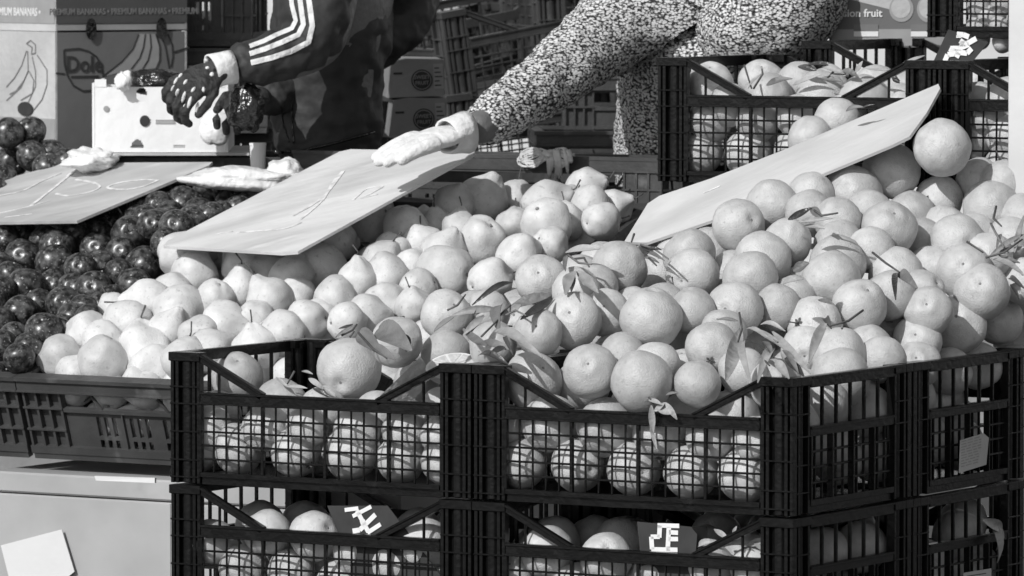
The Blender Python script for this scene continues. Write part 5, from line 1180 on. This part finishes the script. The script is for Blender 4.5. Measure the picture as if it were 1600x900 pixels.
for q in ([(125, 280), (95, 360), (50, 430), (0, 480)], [(190, 300), (250, 380), (250, 460), (220, 540), (160, 610)], [(132, 280), (135, 390), (90, 480), (0, 555)], [(135, 390), (110, 440), (60, 500), (20, 520)], [(140, 390), (170, 440), (160, 510), (90, 550)], [(160, 310), (180, 390), (180, 470), (130, 570)], [(125, 240), (150, 222), (180, 245), (180, 290), (155, 297), (160, 260), (125, 240)]):
    poly_line(cb, s1(*q), .0022, 'print_grey', 'drawn_banana', face=1)
b = MB(); n = 18; b.prism([(-.0022, (86-35)*KB/math.sin(BY)+.026*math.cos(2*math.pi*i/n), fz(172, 50)+.0125*math.sin(2*math.pi*i/n)) for i in range(n)], .001); b.build('hand_hole', 'print_dark', cb)
b = MB(); b.box(-.0010, -.0002, .001, bd_-.001, fz(300, 50), fz(186, 50)); b.build('printed_band', 'print_mid', cb)
cc = carton('banana_carton', 'bottom banana carton half hidden behind the plums', 86, 320, 10.6, BY, bw_, bd_, .25, 'carton_grey', 'carton_pale'); tag(cc, group=GC)
# white tray box
wt = empty('white_tray', at(148, 125, 10.15), (0, 0, math.radians(1)), 'white shallow tray box with half round cut outs, under the gloved hands', 'tray')
kt = 10.15/9500; tx = lambda x: (x-148)*kt; tz = lambda y: -(y-125)*kt
m = MB(); tw = tx(352)
def plate_holes(m, x0, x1, z0, z1, holes, nx=60, nz=36, y0=0, y1=.004):
    """plate with elliptical holes, cut on a fine grid of cells"""
    for j in range(nz):
        za, zb = z0+(z1-z0)*j/nz, z0+(z1-z0)*(j+1)/nz; run = None
        for i in range(nx+1):
            x = x0+(x1-x0)*(i+.5)/nx; zz = (za+zb)/2
            solid = i < nx and not any(((x-h[0])/h[2])**2+((zz-h[1])/h[3])**2 < 1 and (len(h) < 5 or zz > h[4]) for h in holes)
            if solid and run is None: run = i
            if not solid and run is not None: m.box(x0+(x1-x0)*run/nx, x0+(x1-x0)*i/nx, y0, y1, za, zb); run = None
plate_holes(m, 0, tw, tz(238), tz(136), [(tx(221), tz(148), .0095, .0115), (tx(214), tz(231), .0105, .014, tz(231)), (tx(280), tz(231), .0105, .014, tz(231))], 110, 60)
m.build('front_wall', 'white_tray', wt)
for x0, x1, y in ((148, 166, 124), (330, 352, 128)): m = MB(); m.box(tx(x0), tx(x1), -.001, .003, tz(136), tz(y)); m.build('corner_tab', 'white_tray', wt)
for x in (-.0045, tw+.0005): m = MB(); m.box(x, x+.004, 0, .36, tz(238), tz(130)); m.build('side_wall', 'white_tray', wt)
m = MB(); m.box(0, tw, .356, .36, tz(238), tz(140)); m.build('back_wall', 'white_tray', wt)
m = MB(); m.box(-.006, tw+.04, -.006, .36, tz(243), tz(239)); m.build('tray_floor', 'carton_pale', wt)
m = MB(); n = 16; m.prism([(tx(226)+.0085*math.cos(2*math.pi*i/n), -.0012, tz(189)+.0095*math.sin(2*math.pi*i/n)) for i in range(n)][::-1], .001); m.build('printed_mark', 'print_dark', wt)
m = MB(); n = 12; m.prism([(tx(166)+.005*math.cos(2*math.pi*i/n), -.0012, tz(170)+.005*math.sin(2*math.pi*i/n)) for i in range(n)][::-1], .001); m.build('printed_mark', 'print_mid', wt)
for k_, (a, b_) in enumerate(((187, 190), (191, 194))): m = MB(); m.box(tx(243), tx(282-8*k_), -.0009, -.0001, tz(b_), tz(a)); m.build('printed_line', 'print_mid', wt)
for y in (185.5, 190.0): m = MB(); m.box(tx(217), tx(235), -.0017, -.0012, tz(y+.9), tz(y)); m.build('printed_line', 'white_tray', wt)
# black bag and white film in the tray
def blob(name, m, parent, c, r, seed, flat=1., amp=.35, freq=1.6):
    sd = Vector((seed*3.7, seed*1.9, seed))
    b = MB(); vs, fs = sphere_grid(28, 20, lambda t, p: (lambda d: tuple(Vector((d.x*r[0], d.y*r[1], d.z*r[2]))*(1+amp*noise.noise(d*freq+sd)+amp*.5*noise.noise(d*freq*3+sd))))(Vector((math.sin(t)*math.cos(p), math.sin(t)*math.sin(p), math.cos(t)))))
    b.add(vs, fs); o = b.build(name, m, parent, smooth=True); o.location = c; return o
bb = tag(blob('black_bag', 'black_film', None, at(243, 128, 10.24), (.052, .05, .021), 3, amp=.3), 'crumpled black liner bag sticking out of the white tray', 'bag')
bw2 = tag(blob('white_wrap', 'bag_film', None, at(193, 126, 10.13), (.014, .01, .017), 5), 'white scrap of wrap over the edge of the white tray', 'wrap')
bb2 = tag(blob('dark_bag', 'black_film', None, at(386, 168, 9.90), (.030, .03, .040), 8, amp=.3, freq=1.2), 'black plastic bag hanging under the gloved hands', 'bag')
bb3 = tag(blob('clear_bag', 'bag_film', None, at(337, 200, 10.12), (.028, .014, .030), 9, amp=.2, freq=1.2), 'crumpled clear bag against the white tray below the gloves', 'bag')
bf = tag(blob('film_liner', 'bag_film', None, at(142, 250, 10.14), (.044, .05, .019), 12, amp=.42, freq=1.5), 'white film liner crumpled behind the first price board', 'liner')
bf2 = tag(blob('film_liner', 'bag_film', None, quin(378, 280, .05), (.095, .05, .020), 14, amp=.3, freq=1.3), 'white film liner spread behind the plums under the large board', 'liner')
blob('crumple', 'bag_film', bf2, (.07, .02, .012), (.03, .04, .02), 15, amp=.3, freq=1.4)
cp = empty('white_cup', at(403, 226, 10.02), label='tall white paper cup standing behind the plums', cat='cup')
m = MB(); m.tube([(0, 0, -.075), (0, 0, 0)], [.0105, .0135], 16); m.build('cup_wall', 'white_tray', cp, smooth=False); m = MB(); m.tube([(0, 0, -.001), (0, 0, .003)], [.0142, .0142], 16); m.build('cup_lip', 'white_tray', cp)
# grey crates behind
put_back_grey(168, 246, 10.22, 0, 'grey slotted crate below the white tray')
put_back_grey(-38, 75, 10.9, math.radians(-3), 'grey slotted crate between the banana cartons and the track jacket')
put_back_grey(-60, -60, 10.95, math.radians(-3), 'upper grey slotted crate behind the sleeve of the track jacket')
put_back_grey(-30, 200, 10.95, math.radians(-3), 'bottom grey slotted crate behind the white tray')
put_back_grey(880, 118, 11.0, math.radians(2), 'grey slotted crate seen under the knitted arm')
put_back_grey(840, 205, 10.7, math.radians(2), 'grey slotted crate behind the raffia bow')
put_back_grey(500, 262, 10.2, math.radians(8), 'grey slotted crate behind the large price board')
proto3 = make_crate(CL, CD, CH, 'dim_plastic')
for o in bpy.data.objects:
    if o.parent: TAB.setdefault(o.parent.name, []); (TAB[o.parent.name].append(o) if o not in TAB[o.parent.name] else None)
# stacked dim crates behind the man
GS = 'dark crates piled behind the track jacket'
for i, (px, py, d, yaw, roll, lab) in enumerate([
        (600, 95, 11.6, 38, -12, 'dark mesh crate tilted behind the jacket, resting on the small cartons'),
        (690, 20, 11.3, 30, -9, 'dark mesh crate in the topmost row behind the two sellers'),
        (698, 150, 11.0, 26, -6, 'dark mesh crate beside the small cartons behind the knitted arm'),
        (560, -20, 12., 30, -9, 'dark mesh crate at the top edge behind the jacket'),
        (830, 40, 11.6, 10, -3, 'dark mesh crate standing behind the raised knitted arm'),
        (835, -95, 11.6, 12, -3, 'dark mesh crate above the knitted arm at the top edge'),
        (700, 240, 10.9, 12, -3, 'dark mesh crate low behind the white glove'),
        (560, 90, 12.4, 20, -4, 'dark mesh crate deep behind the small cartons'),
        (280, 20, 11.9, -5, 0, 'dark mesh crate behind the grey crates near the banana cartons'),
        (950, 130, 12.2, 5, 0, 'dark mesh crate far behind the sweater hem')]):
    c = proto3 if i == 0 else copy_tree(proto3, None, TAB); c.location = at(px, py, d); c.rotation_euler = (0, math.radians(roll), math.radians(yaw)); tag(c, lab, 'crate', GS)
# dark tarp closing the gaps in the pile
# small cartons with round emblem
def small_carton(px, py, d, yaw, label):
    r = empty('fruit_carton', at(px, py, d), (0, math.radians(-2), yaw), label, 'carton', 'small grey cartons with a round emblem')
    k = d/9500; w = 92*k; h = 56*k
    m = MB(); m.prism([(0, 0, -h), (w*.97, 0, -h), (w, 0, 0), (w*.35, 0, .004), (w*.1, 0, 0)], .25); m.build('carton_body', 'carton_mid', r)
    cx, cz = w*.60, -h*.54; n = 24
    for rad, mm, o in ((.0185, 'print_dark', .001), (.0163, 'carton_mid', .0016), (.0148, 'print_dark', .0022)):
        m = MB(); m.prism([(cx+rad*math.cos(2*math.pi*i/n), -o, cz+rad*math.sin(2*math.pi*i/n)) for i in range(n)], .0008 if o == .001 else .0005); m.build('emblem', mm, r)
    text_mesh('lettering', 'SWEET', .009, 'carton_mid', r, (cx, -.0030, cz+.005), (math.pi/2, 0, 0), bold=.02); text_mesh('lettering', 'FRUIT', .009, 'carton_mid', r, (cx, -.0030, cz-.005), (math.pi/2, 0, 0), bold=.02)
    m = MB(); m.box(w*.80, w*.965, -.001, -.0002, -h*.8, -h*.1); m.build('printed_patch', 'print_mid', r)
    m = MB()
    for i in range(5): m.box(w*.82, w*.82+w*.13*(.6+.4*((i*7) % 3)/2), -.0018, -.001, -h*(.2+.12*i)-.002, -h*(.2+.12*i))
    m.build('printed_lines', 'print_dark', r)
    m = MB(); m.box(w*.12, w*.27, -.001, -.0002, -h*.36, -h*.30); m.build('printed_line', 'print_dark', r)
small_carton(603, 97, 10.45, math.radians(4), 'upper small grey carton with a round emblem beside the jacket')
small_carton(606, 158, 10.42, math.radians(3), 'lower small grey carton with a round emblem above the white glove')
# passion fruit carton
pf = empty('fruit_carton', at(1300, 72, 9.86), (0, 0, math.radians(-2)), 'printed fruit carton with two pale round fruits, behind the sweater', 'carton')
kp = 9.86/9500; px_ = lambda x: (x-1300)*kp; pz_ = lambda y: -(y-72)*kp
m = MB(); m.box(px_(1299), px_(1489), 0, .22, pz_(74), pz_(-120)); m.build('carton_body', 'carton_grey', pf)
m = MB(); m.prism([(px_(1299), -.0006, pz_(74.5)), (px_(1472), -.0006, pz_(70)), (px_(1488), -.0006, pz_(45)), (px_(1299), -.0006, pz_(46))], .0004); m.build('printed_band', 'print_mid', pf)
m = MB(); m.prism([(px_(1299), -.0006, pz_(-8)), (px_(1395), -.0006, pz_(16)), (px_(1395), -.0006, pz_(-60)), (px_(1299), -.0006, pz_(-60))], .0004); m.build('printed_band', 'carton_pale', pf)
text_mesh('lettering', 'Passion fruit', .0175, 'print_white', pf, (px_(1378), -.0012, pz_(21)), (math.pi/2, 0, 0), align='RIGHT', bold=.02)
for x, y, r in ((1408, 14, 19), (1452, 14, 20)):
    for q, mm in ((1., 'print_mid'), (.8, 'carton_pale')):
        n = 24; m = MB(); m.prism([(px_(x-(1-q)*4)+r*q*kp*math.cos(2*math.pi*i/n), -.0012-.0006*(q < 1), pz_(y-(1-q)*10)+r*q*1.08*kp*math.sin(2*math.pi*i/n)) for i in range(n)], .0005); m.build('printed_fruit', mm, pf)
m = MB(); m.prism([(px_(1473), -.0012, pz_(32)), (px_(1489), -.0012, pz_(35)), (px_(1489), -.0012, pz_(-60)), (px_(1465), -.0012, pz_(-60))], .0005); m.build('printed_fruit', 'carton_pale', pf)
for x0, x1 in ((1334, 1372), (1423, 1462)):
    m = MB(); m.box(px_(x0), px_(x1), -.0016, -.0006, pz_(48), pz_(38)); m.build('hand_slot', 'print_grey', pf); m = MB(); m.box(px_(x0), px_(x1), -.0024, -.0007, pz_(57), pz_(49)); m.build('slot_flap', 'print_white', pf)
# small fruit in the top crate
gs_ = random.Random(8)
for i, (x, y, r) in enumerate([(1530, 10, 19), (1566, 8, 19), (1528, 42, 18), (1562, 42, 19), (1590, 30, 18), (1545, 26, 18), (1530, 62, 17), (1566, 66, 17), (1594, 60, 17)]):
    o = link('round_fruit', OM[i % 6]); o.location = hit(x, y, W(0, 1.225, 0), V); s = r*.00102; o.scale = (s,)*3; o.rotation_euler = (gs_.random()*6, gs_.random()*6, 0)
    nm = ['uppermost by the carton', 'uppermost by the post', 'middle by the carton', 'middle', 'middle against the post', 'between the upper and middle ones', 'lowest by the carton', 'lowest', 'lowest against the post'][i]
    tag(o, 'small round fruit in the top rear crate, '+nm, 'fruit', 'small round fruit in the top rear crate')
# ---------------------------------------------------------------- people
def hand(name, m, parent, wrist, dirv, palm_n, size, curl, spread=.16, thumb=1, sub=2, finger_r=.0085):
    """wrist, palm, four unequal bent fingers and a thumb leaving the palm's side, fused into one closed surface"""
    d = Vector(dirv).normalized(); n = Vector(palm_n); n = (n-d*n.dot(d)).normalized(); s = d.cross(n)*thumb
    w = Vector(wrist); L = size; q = L/.19; mb = MB()
    def digit(pts, rs):
        P = [pts[0]-(pts[1]-pts[0])*.01]+list(pts); R = [rs[0]*.6]+list(rs); e = (pts[-1]-pts[-2]).normalized()
        P += [pts[-1]+e*rs[-1]*.6, pts[-1]+e*rs[-1]*.95]; R += [rs[-1]*.8, rs[-1]*.3]; mb.tube(P, R, 12)
    def ell(c, a, b, t): vs, fs = sphere_grid(20, 14, lambda th, p: tuple(c+d*(a*math.cos(th))+s*(b*math.sin(th)*math.cos(p))+n*(t*math.sin(th)*math.sin(p)))); mb.add(vs, fs)
    ell(w+d*L*.26, L*.29, .042*q, .0175*q); ell(w+d*L*.40, L*.16, .042*q, .0145*q); ell(w+d*L*.03, L*.16, .029*q, .021*q)
    fl = [.40, .45, .42, .33]
    for i in range(4):
        o = (1.5-i)*.0205*q; p = w+d*L*.40+s*o; dd = (d+s*(1.5-i)*spread*.5).normalized(); pts = [p, p+dd*L*.09]; rs = [finger_r*1.1*q, finger_r*1.15*q]; a = 0; p = pts[-1]
        for j, f in enumerate((.44, .32, .24)):
            a += curl[j]; p = p+(dd*math.cos(a)-n*math.sin(a))*L*fl[i]*f; pts.append(p); rs.append(finger_r*(1.0-.1*j)*q)
        digit(pts, rs)
    tb = w+d*L*.16+s*L*.10-n*.004; pts = [tb, tb+(d*.55+s*.75-n*.15).normalized()*L*.14]; p = pts[-1]
    for j in range(2): p = p+(d*(.85+.1*j)+s*(.35-.35*j)-n*(.3+.25*j)).normalized()*L*.145; pts.append(p)
    digit(pts, [.016*q, .0125*q, .0105*q, .0092*q])
    o = mb.build(name, m, parent, smooth=True)
    r = o.modifiers.new('r', 'REMESH'); r.mode = 'VOXEL'; r.voxel_size = .0022; r.use_smooth_shade = True
    k = o.modifiers.new('k', 'SMOOTH'); k.iterations = 9 if spread == 0 else 4; k.factor = .5
    dg = bpy.context.evaluated_depsgraph_get(); me = bpy.data.meshes.new_from_object(o.evaluated_get(dg)); o.modifiers.clear(); o.data = me
    if not me.materials: me.materials.append(M[m])
    return o
# the seller in the knitted sweater, leaning in over the rear crates
DW = 10.05
wo = empty('person', at(1120, 400, DW)*1, label='person in a speckled knit sweater reaching a white gloved hand over the quinces', cat='person'); wo.location.z = 0
B0 = wo.location
def w_(px, py, d, r): return (at(px, py, d)-B0, r)
body = [w_(1110, 420, DW+.12, .125), w_(1108, 330, DW+.12, .125), w_(1105, 230, DW+.1, .125), w_(1135, 120, DW, .115), w_(1165, 10, DW-.03, .12), w_(1180, -90, DW-.08, .11), w_(1185, -160, DW-.15, .06), w_(1180, -215, DW-.18, .055), w_(1175, -285, DW-.22, .088), w_(1172, -350, DW-.22, .07),
        w_(1036, -60, DW-.08, .06), w_(945, 60, DW-.12, .05), w_(850, 135, DW-.3, .042), w_(756, 197, DW-.45, .030), w_(732, 205, DW-.48, .027),
        w_(1290, -70, DW-.12, .07), w_(1256, 14, DW-.26, .05), w_(1190, 40, DW-.25, .04), w_(1120, 62, DW-.14, .03),
        (Vector((-.09, .02, .72))+Vector((0, 0, 0)), .09), (Vector((-.10, .03, .45)), .06), (Vector((-.10, .05, .09)), .045), (Vector((-.10, -.08, .04)), .035),
        (Vector((.11, .02, .72)), .09), (Vector((.12, .03, .45)), .06), (Vector((.12, .05, .09)), .045), (Vector((.12, -.08, .04)), .035)]
ed = [(0, 1), (1, 2), (2, 3), (3, 4), (4, 5), (5, 6), (6, 7), (7, 8), (8, 9), (5, 10), (10, 11), (11, 12), (12, 13), (13, 14), (5, 15), (15, 16), (16, 17), (17, 18), (0, 19), (19, 20), (20, 21), (21, 22), (0, 23), (23, 24), (24, 25), (25, 26)]
skin_mesh('body', body, ed, 'skin', wo, 2)
sw = [w_(1112, 330, DW+.12, .165), w_(1102, 250, DW+.10, .166), w_(1108, 170, DW+.04, .168), w_(1125, 100, DW-.02, .172), w_(1165, 10, DW-.06, .172), w_(1180, -90, DW-.1, .15), w_(1185, -150, DW-.14, .075),
      w_(1035, -50, DW-.08, .105), w_(958, 45, DW-.14, .071), w_(855, 128, DW-.3, .056), w_(775, 183, DW-.42, .043), w_(737, 203, DW-.46, .038),
      w_(1275, -75, DW-.12, .105), w_(1250, 12, DW-.26, .090), w_(1180, 36, DW-.25, .080), w_(1110, 62, DW-.14, .07)]
se = [(0, 1), (1, 2), (2, 3), (3, 4), (4, 5), (5, 6), (5, 7), (7, 8), (8, 9), (9, 10), (10, 11), (5, 12), (12, 13), (13, 14), (14, 15)]
skin_mesh('sweater', sw, se, 'knit', wo, 4, [('CLOUDS', .05, .012), ('VORONOI', .009, .006)])
skin_mesh('hair', [(at(1175, -300, DW-.2)-B0, .097), (at(1172, -345, DW-.19)-B0, .08), (at(1180, -230, DW-.08)-B0, .07)], [(0, 1), (0, 2)], 'hair', wo, 2)
tr = [(Vector((-.085, .02, .80)), .115), (Vector((-.10, .03, .45)), .085), (Vector((-.10, .05, .12)), .075)]
tr = [(at(1110, 420, DW+.12)-B0, .14)]+tr+[(Vector((.105, .02, .80)), .115), (Vector((.12, .03, .45)), .085), (Vector((.12, .05, .12)), .075)]
skin_mesh('trousers', tr, [(0, 1), (1, 2), (2, 3), (0, 4), (4, 5), (5, 6)], 'trousers', wo, 2)
wr = at(722, 207, DW-.5)-B0
gl = hand('glove', 'glove_white', wo, wr+UPV*.002, at(604, 239, DW-.58)-at(722, 207, DW-.5), UPV+toward*.25, .168, (.12, .12, .10), spread=.0, thumb=1, finger_r=.0128)
def cuff(parent, pts, rs, m='glove_white'):
    n = 20; ps = [Vector(p) for p in pts]; vs = []
    d = (ps[-1]-ps[0]).normalized(); a = d.cross(Vector((.1, 1, .2))).normalized(); b = d.cross(a)
    ring = list(zip(ps, rs))+[(p, r-.003) for p, r in list(zip(ps, rs))[::-1]]
    for i, (p, r) in enumerate(ring): vs += [p+(a*math.cos(2*math.pi*k/n)+b*math.sin(2*math.pi*k/n))*r*(1+.07*math.sin(3*2*math.pi*k/n+i)) for k in range(n)]
    L = len(ring); m_ = MB(); m_.add(vs, [(i*n+k, i*n+(k+1) % n, ((i+1) % L)*n+(k+1) % n, ((i+1) % L)*n+k) for i in range(L) for k in range(n)])
    return m_.build('cuff', m, parent, smooth=True)
cuff(gl, [at(724, 206, DW-.49)-B0, at(716, 208, DW-.5)-B0, at(706, 211, DW-.51)-B0, at(698, 214, DW-.52)-B0], [.034, .031, .029, .027])
# the seller in the track jacket
DM = 10.15
ma = empty('person', at(520, 420, DM), label='person in a dark track jacket with three pale sleeve stripes, handling a bag', cat='person'); ma.location.z = 0
B1 = ma.location
def m_(px, py, d, r): return (at(px, py, d)-B1, r)
mb = [m_(520, 400, DM, .10), m_(518, 280, DM, .08), m_(514, 170, DM, .08), m_(520, 60, DM, .09), m_(530, -60, DM, .13), m_(515, -150, DM, .06), m_(505, -200, DM-.02, .055), m_(490, -270, DM-.03, .09), m_(488, -330, DM-.02, .07),
      m_(520, -70, DM-.14, .06), m_(508, 72, DM-.2, .042), m_(430, 98, DM-.24, .036), m_(350, 106, DM-.27, .024),
      m_(590, -70, DM+.16, .06), m_(650, -8, DM+.2, .04), m_(620, 30, DM+.1, .035), m_(480, 130, DM+.02, .03), m_(400, 150, DM-.1, .024),
      (Vector((-.08, -.05, .72)), .085), (Vector((-.07, -.05, .45)), .06), (Vector((-.06, -.03, .09)), .045), (Vector((-.2, -.03, .04)), .035),
      (Vector((-.02, .13, .72)), .085), (Vector((0, .14, .45)), .06), (Vector((.02, .15, .09)), .045), (Vector((-.12, .15, .04)), .035)]
me_ = [(0, 1), (1, 2), (2, 3), (3, 4), (4, 5), (5, 6), (6, 7), (7, 8), (4, 9), (9, 10), (10, 11), (11, 12), (4, 13), (13, 14), (14, 15), (15, 16), (16, 17), (0, 18), (18, 19), (19, 20), (20, 21), (0, 22), (22, 23), (23, 24), (24, 25)]
skin_mesh('body', mb, me_, 'skin', ma, 2)
jk = [m_(518, 262, DM, .086), m_(516, 225, DM, .098), m_(510, 165, DM, .094), m_(512, 80, DM, .098), m_(535, -10, DM, .125), m_(530, -90, DM, .13), m_(515, -150, DM, .075),
      m_(500, -75, DM-.16, .095), m_(482, 20, DM-.21, .068), m_(487, 72, DM-.22, .056), m_(430, 92, DM-.25, .044), m_(385, 102, DM-.27, .036), m_(362, 104, DM-.28, .033),
      m_(600, -80, DM+.14, .095), m_(650, -8, DM+.2, .058), m_(640, 22, DM+.12, .05), m_(555, 90, DM+.06, .045), m_(450, 140, DM-.02, .042), m_(405, 148, DM-.1, .036)]
je = [(0, 1), (1, 2), (2, 3), (3, 4), (4, 5), (5, 6), (5, 7), (7, 8), (8, 9), (9, 10), (10, 11), (11, 12), (5, 13), (13, 14), (14, 15), (15, 16), (16, 17), (17, 18)]
jo = skin_mesh('jacket', jk, je, 'jacket', ma, 4, [('CLOUDS', .09, .022), ('CLOUDS', .035, .019)])
# stripes follow the sleeve: points are dropped onto the jacket from in front
from mathutils.bvhtree import BVHTree
bt = BVHTree.FromPolygons([v.co.copy() for v in jo.data.vertices], [tuple(p.vertices) for p in jo.data.polygons])
def onto(px, py, lift=.0015):
    o_ = CAM-B1; d = ray(px, py).normalized(); h = bt.ray_cast(o_, d)
    return (h[0]-d*lift if h[0] else at(px, py, DM-.26)-B1), (h[1] if h[0] else -d)
def stripe(pts, w):
    dense = []
    for a, b in zip(pts, pts[1:]):
        n = max(2, int(math.hypot(b[0]-a[0], b[1]-a[1])/5))
        dense += [(a[0]+(b[0]-a[0])*i/n, a[1]+(b[1]-a[1])*i/n) for i in range(n)]
    dense.append(pts[-1]); vs = []; fs = []
    for i, p in enumerate(dense):
        q = dense[min(i+1, len(dense)-1)]; q0 = dense[max(i-1, 0)]; dx, dy = q[0]-q0[0], q[1]-q0[1]; l = math.hypot(dx, dy) or 1
        nx, ny = -dy/l*w/2, dx/l*w/2
        for s in (-1, 0, 1): c, nn = onto(p[0]+nx*s, p[1]+ny*s, .002 if s else .0028); vs.append(c)
    for i in range(len(dense)-1):
        for j in range(2): fs.append((i*3+j, i*3+j+1, i*3+j+4, i*3+j+3))
    m = MB(); m.add(vs, fs); m.build('sleeve_stripe', 'jacket_trim', ma, smooth=True)
stripe([(477, -40), (484, 10), (488, 40), (482, 66), (455, 80), (425, 90), (392, 98)], 8.5)
stripe([(464, -40), (470, 10), (474, 38), (466, 54), (440, 66), (415, 76), (390, 84)], 8)
stripe([(451, -40), (456, 8), (462, 32), (456, 44), (432, 54), (412, 64), (390, 72)], 7)
def seam(pts, r, name, m='black_film'):
    dense = []
    for a, b in zip(pts, pts[1:]): dense += [(a[0]+(b[0]-a[0])*i/8, a[1]+(b[1]-a[1])*i/8) for i in range(8)]
    mm = MB(); mm.tube([onto(*p, .0005)[0] for p in dense+[pts[-1]]], r, 5); mm.build(name, m, ma, smooth=True)
seam([(440, 168), (443, 195), (452, 222)], .0016, 'pocket_zip'); seam([(455, 160), (457, 190), (459, 224)], .0018, 'pocket_zip')
seam([(428, 238), (470, 236), (530, 222), (585, 206)], .0022, 'hem_seam')
hem = skin_mesh('jacket_hem', [m_(518, 300, DM, .090), m_(517, 250, DM, .098)], [(0, 1)], 'jacket', ma, 3, [('CLOUDS', .05, .006)])
skin_mesh('trousers', [m_(520, 400, DM, .115), m_(518, 300, DM, .09), (Vector((-.08, -.05, .75)), .1), (Vector((-.07, -.05, .45)), .08), (Vector((-.06, -.03, .1)), .07), (Vector((-.02, .13, .75)), .1), (Vector((0, .14, .45)), .08), (Vector((.02, .15, .1)), .07)], [(0, 1), (0, 2), (2, 3), (3, 4), (0, 5), (5, 6), (6, 7)], 'trousers', ma, 2)
skin_mesh('hair', [(at(495, -285, DM)-B1, .098), (at(492, -330, DM)-B1, .08)], [(0, 1)], 'hair', ma, 2)
gh = hand('glove', 'glove_dark', ma, at(342, 108, DM-.29)-B1, at(270, 150, DM-.33)-at(342, 108, DM-.29), (toward+UPV*.9), .15, (.75, .8, .6), thumb=-1, finger_r=.0105)
cuff(gh, [at(362, 104, DM-.275)-B1, at(350, 105, DM-.28)-B1, at(338, 109, DM-.285)-B1, at(330, 112, DM-.29)-B1], [.028, .0275, .028, .0275])
gb = BVHTree.FromPolygons([v.co.copy() for v in gh.data.vertices], [tuple(p.vertices) for p in gh.data.polygons])
def pad(px, py, rx, ry, rot):
    d = ray(px, py).normalized(); h = gb.ray_cast(CAM-B1, d); c = h[0] if h[0] else at(px, py, DM-.33)-B1; nn = h[1] if h[0] else -d
    if nn.dot(d) > 0: nn = -nn
    a = (RGT*math.cos(rot)-UPV*math.sin(rot)); a = (a-nn*a.dot(nn)).normalized(); b = nn.cross(a); k = DM/9500
    vs, fs = sphere_grid(10, 6, lambda t, p: tuple(c+a*(rx*k*math.sin(t)*math.cos(p))+b*(ry*k*math.sin(t)*math.sin(p))+nn*(.0025*math.cos(t)))); m = MB(); m.add(vs, fs); m.build('glove_pad', 'glove_white', gh, smooth=True)
for x, y, rx, ry, ro in ((275, 126, 3, 5, .5), (277, 145, 4, 7, .4), (287, 152, 3.5, 7, .3), (296, 160, 3.5, 7, .3), (308, 168, 3, 6, .2), (290, 128, 3, 4, .6), (302, 140, 3, 4, .6), (322, 94, 4, 3, .4), (324, 106, 4, 3, .4), (331, 116, 4, 3, .4), (270, 138, 2.5, 5, .5), (282, 118, 3, 4, .6), (318, 140, 3, 3, 0)):
    pad(x, y, rx*.85, ry*1.45 if y > 112 else ry, ro)
hand('glove', 'glove_dark', ma, at(405, 150, DM-.12)-B1, at(345, 160, DM-.26)-at(405, 150, DM-.12), (toward*.6+UPV), .15, (.7, .7, .6), thumb=1, finger_r=.0105)
bpy.context.view_layer.update()
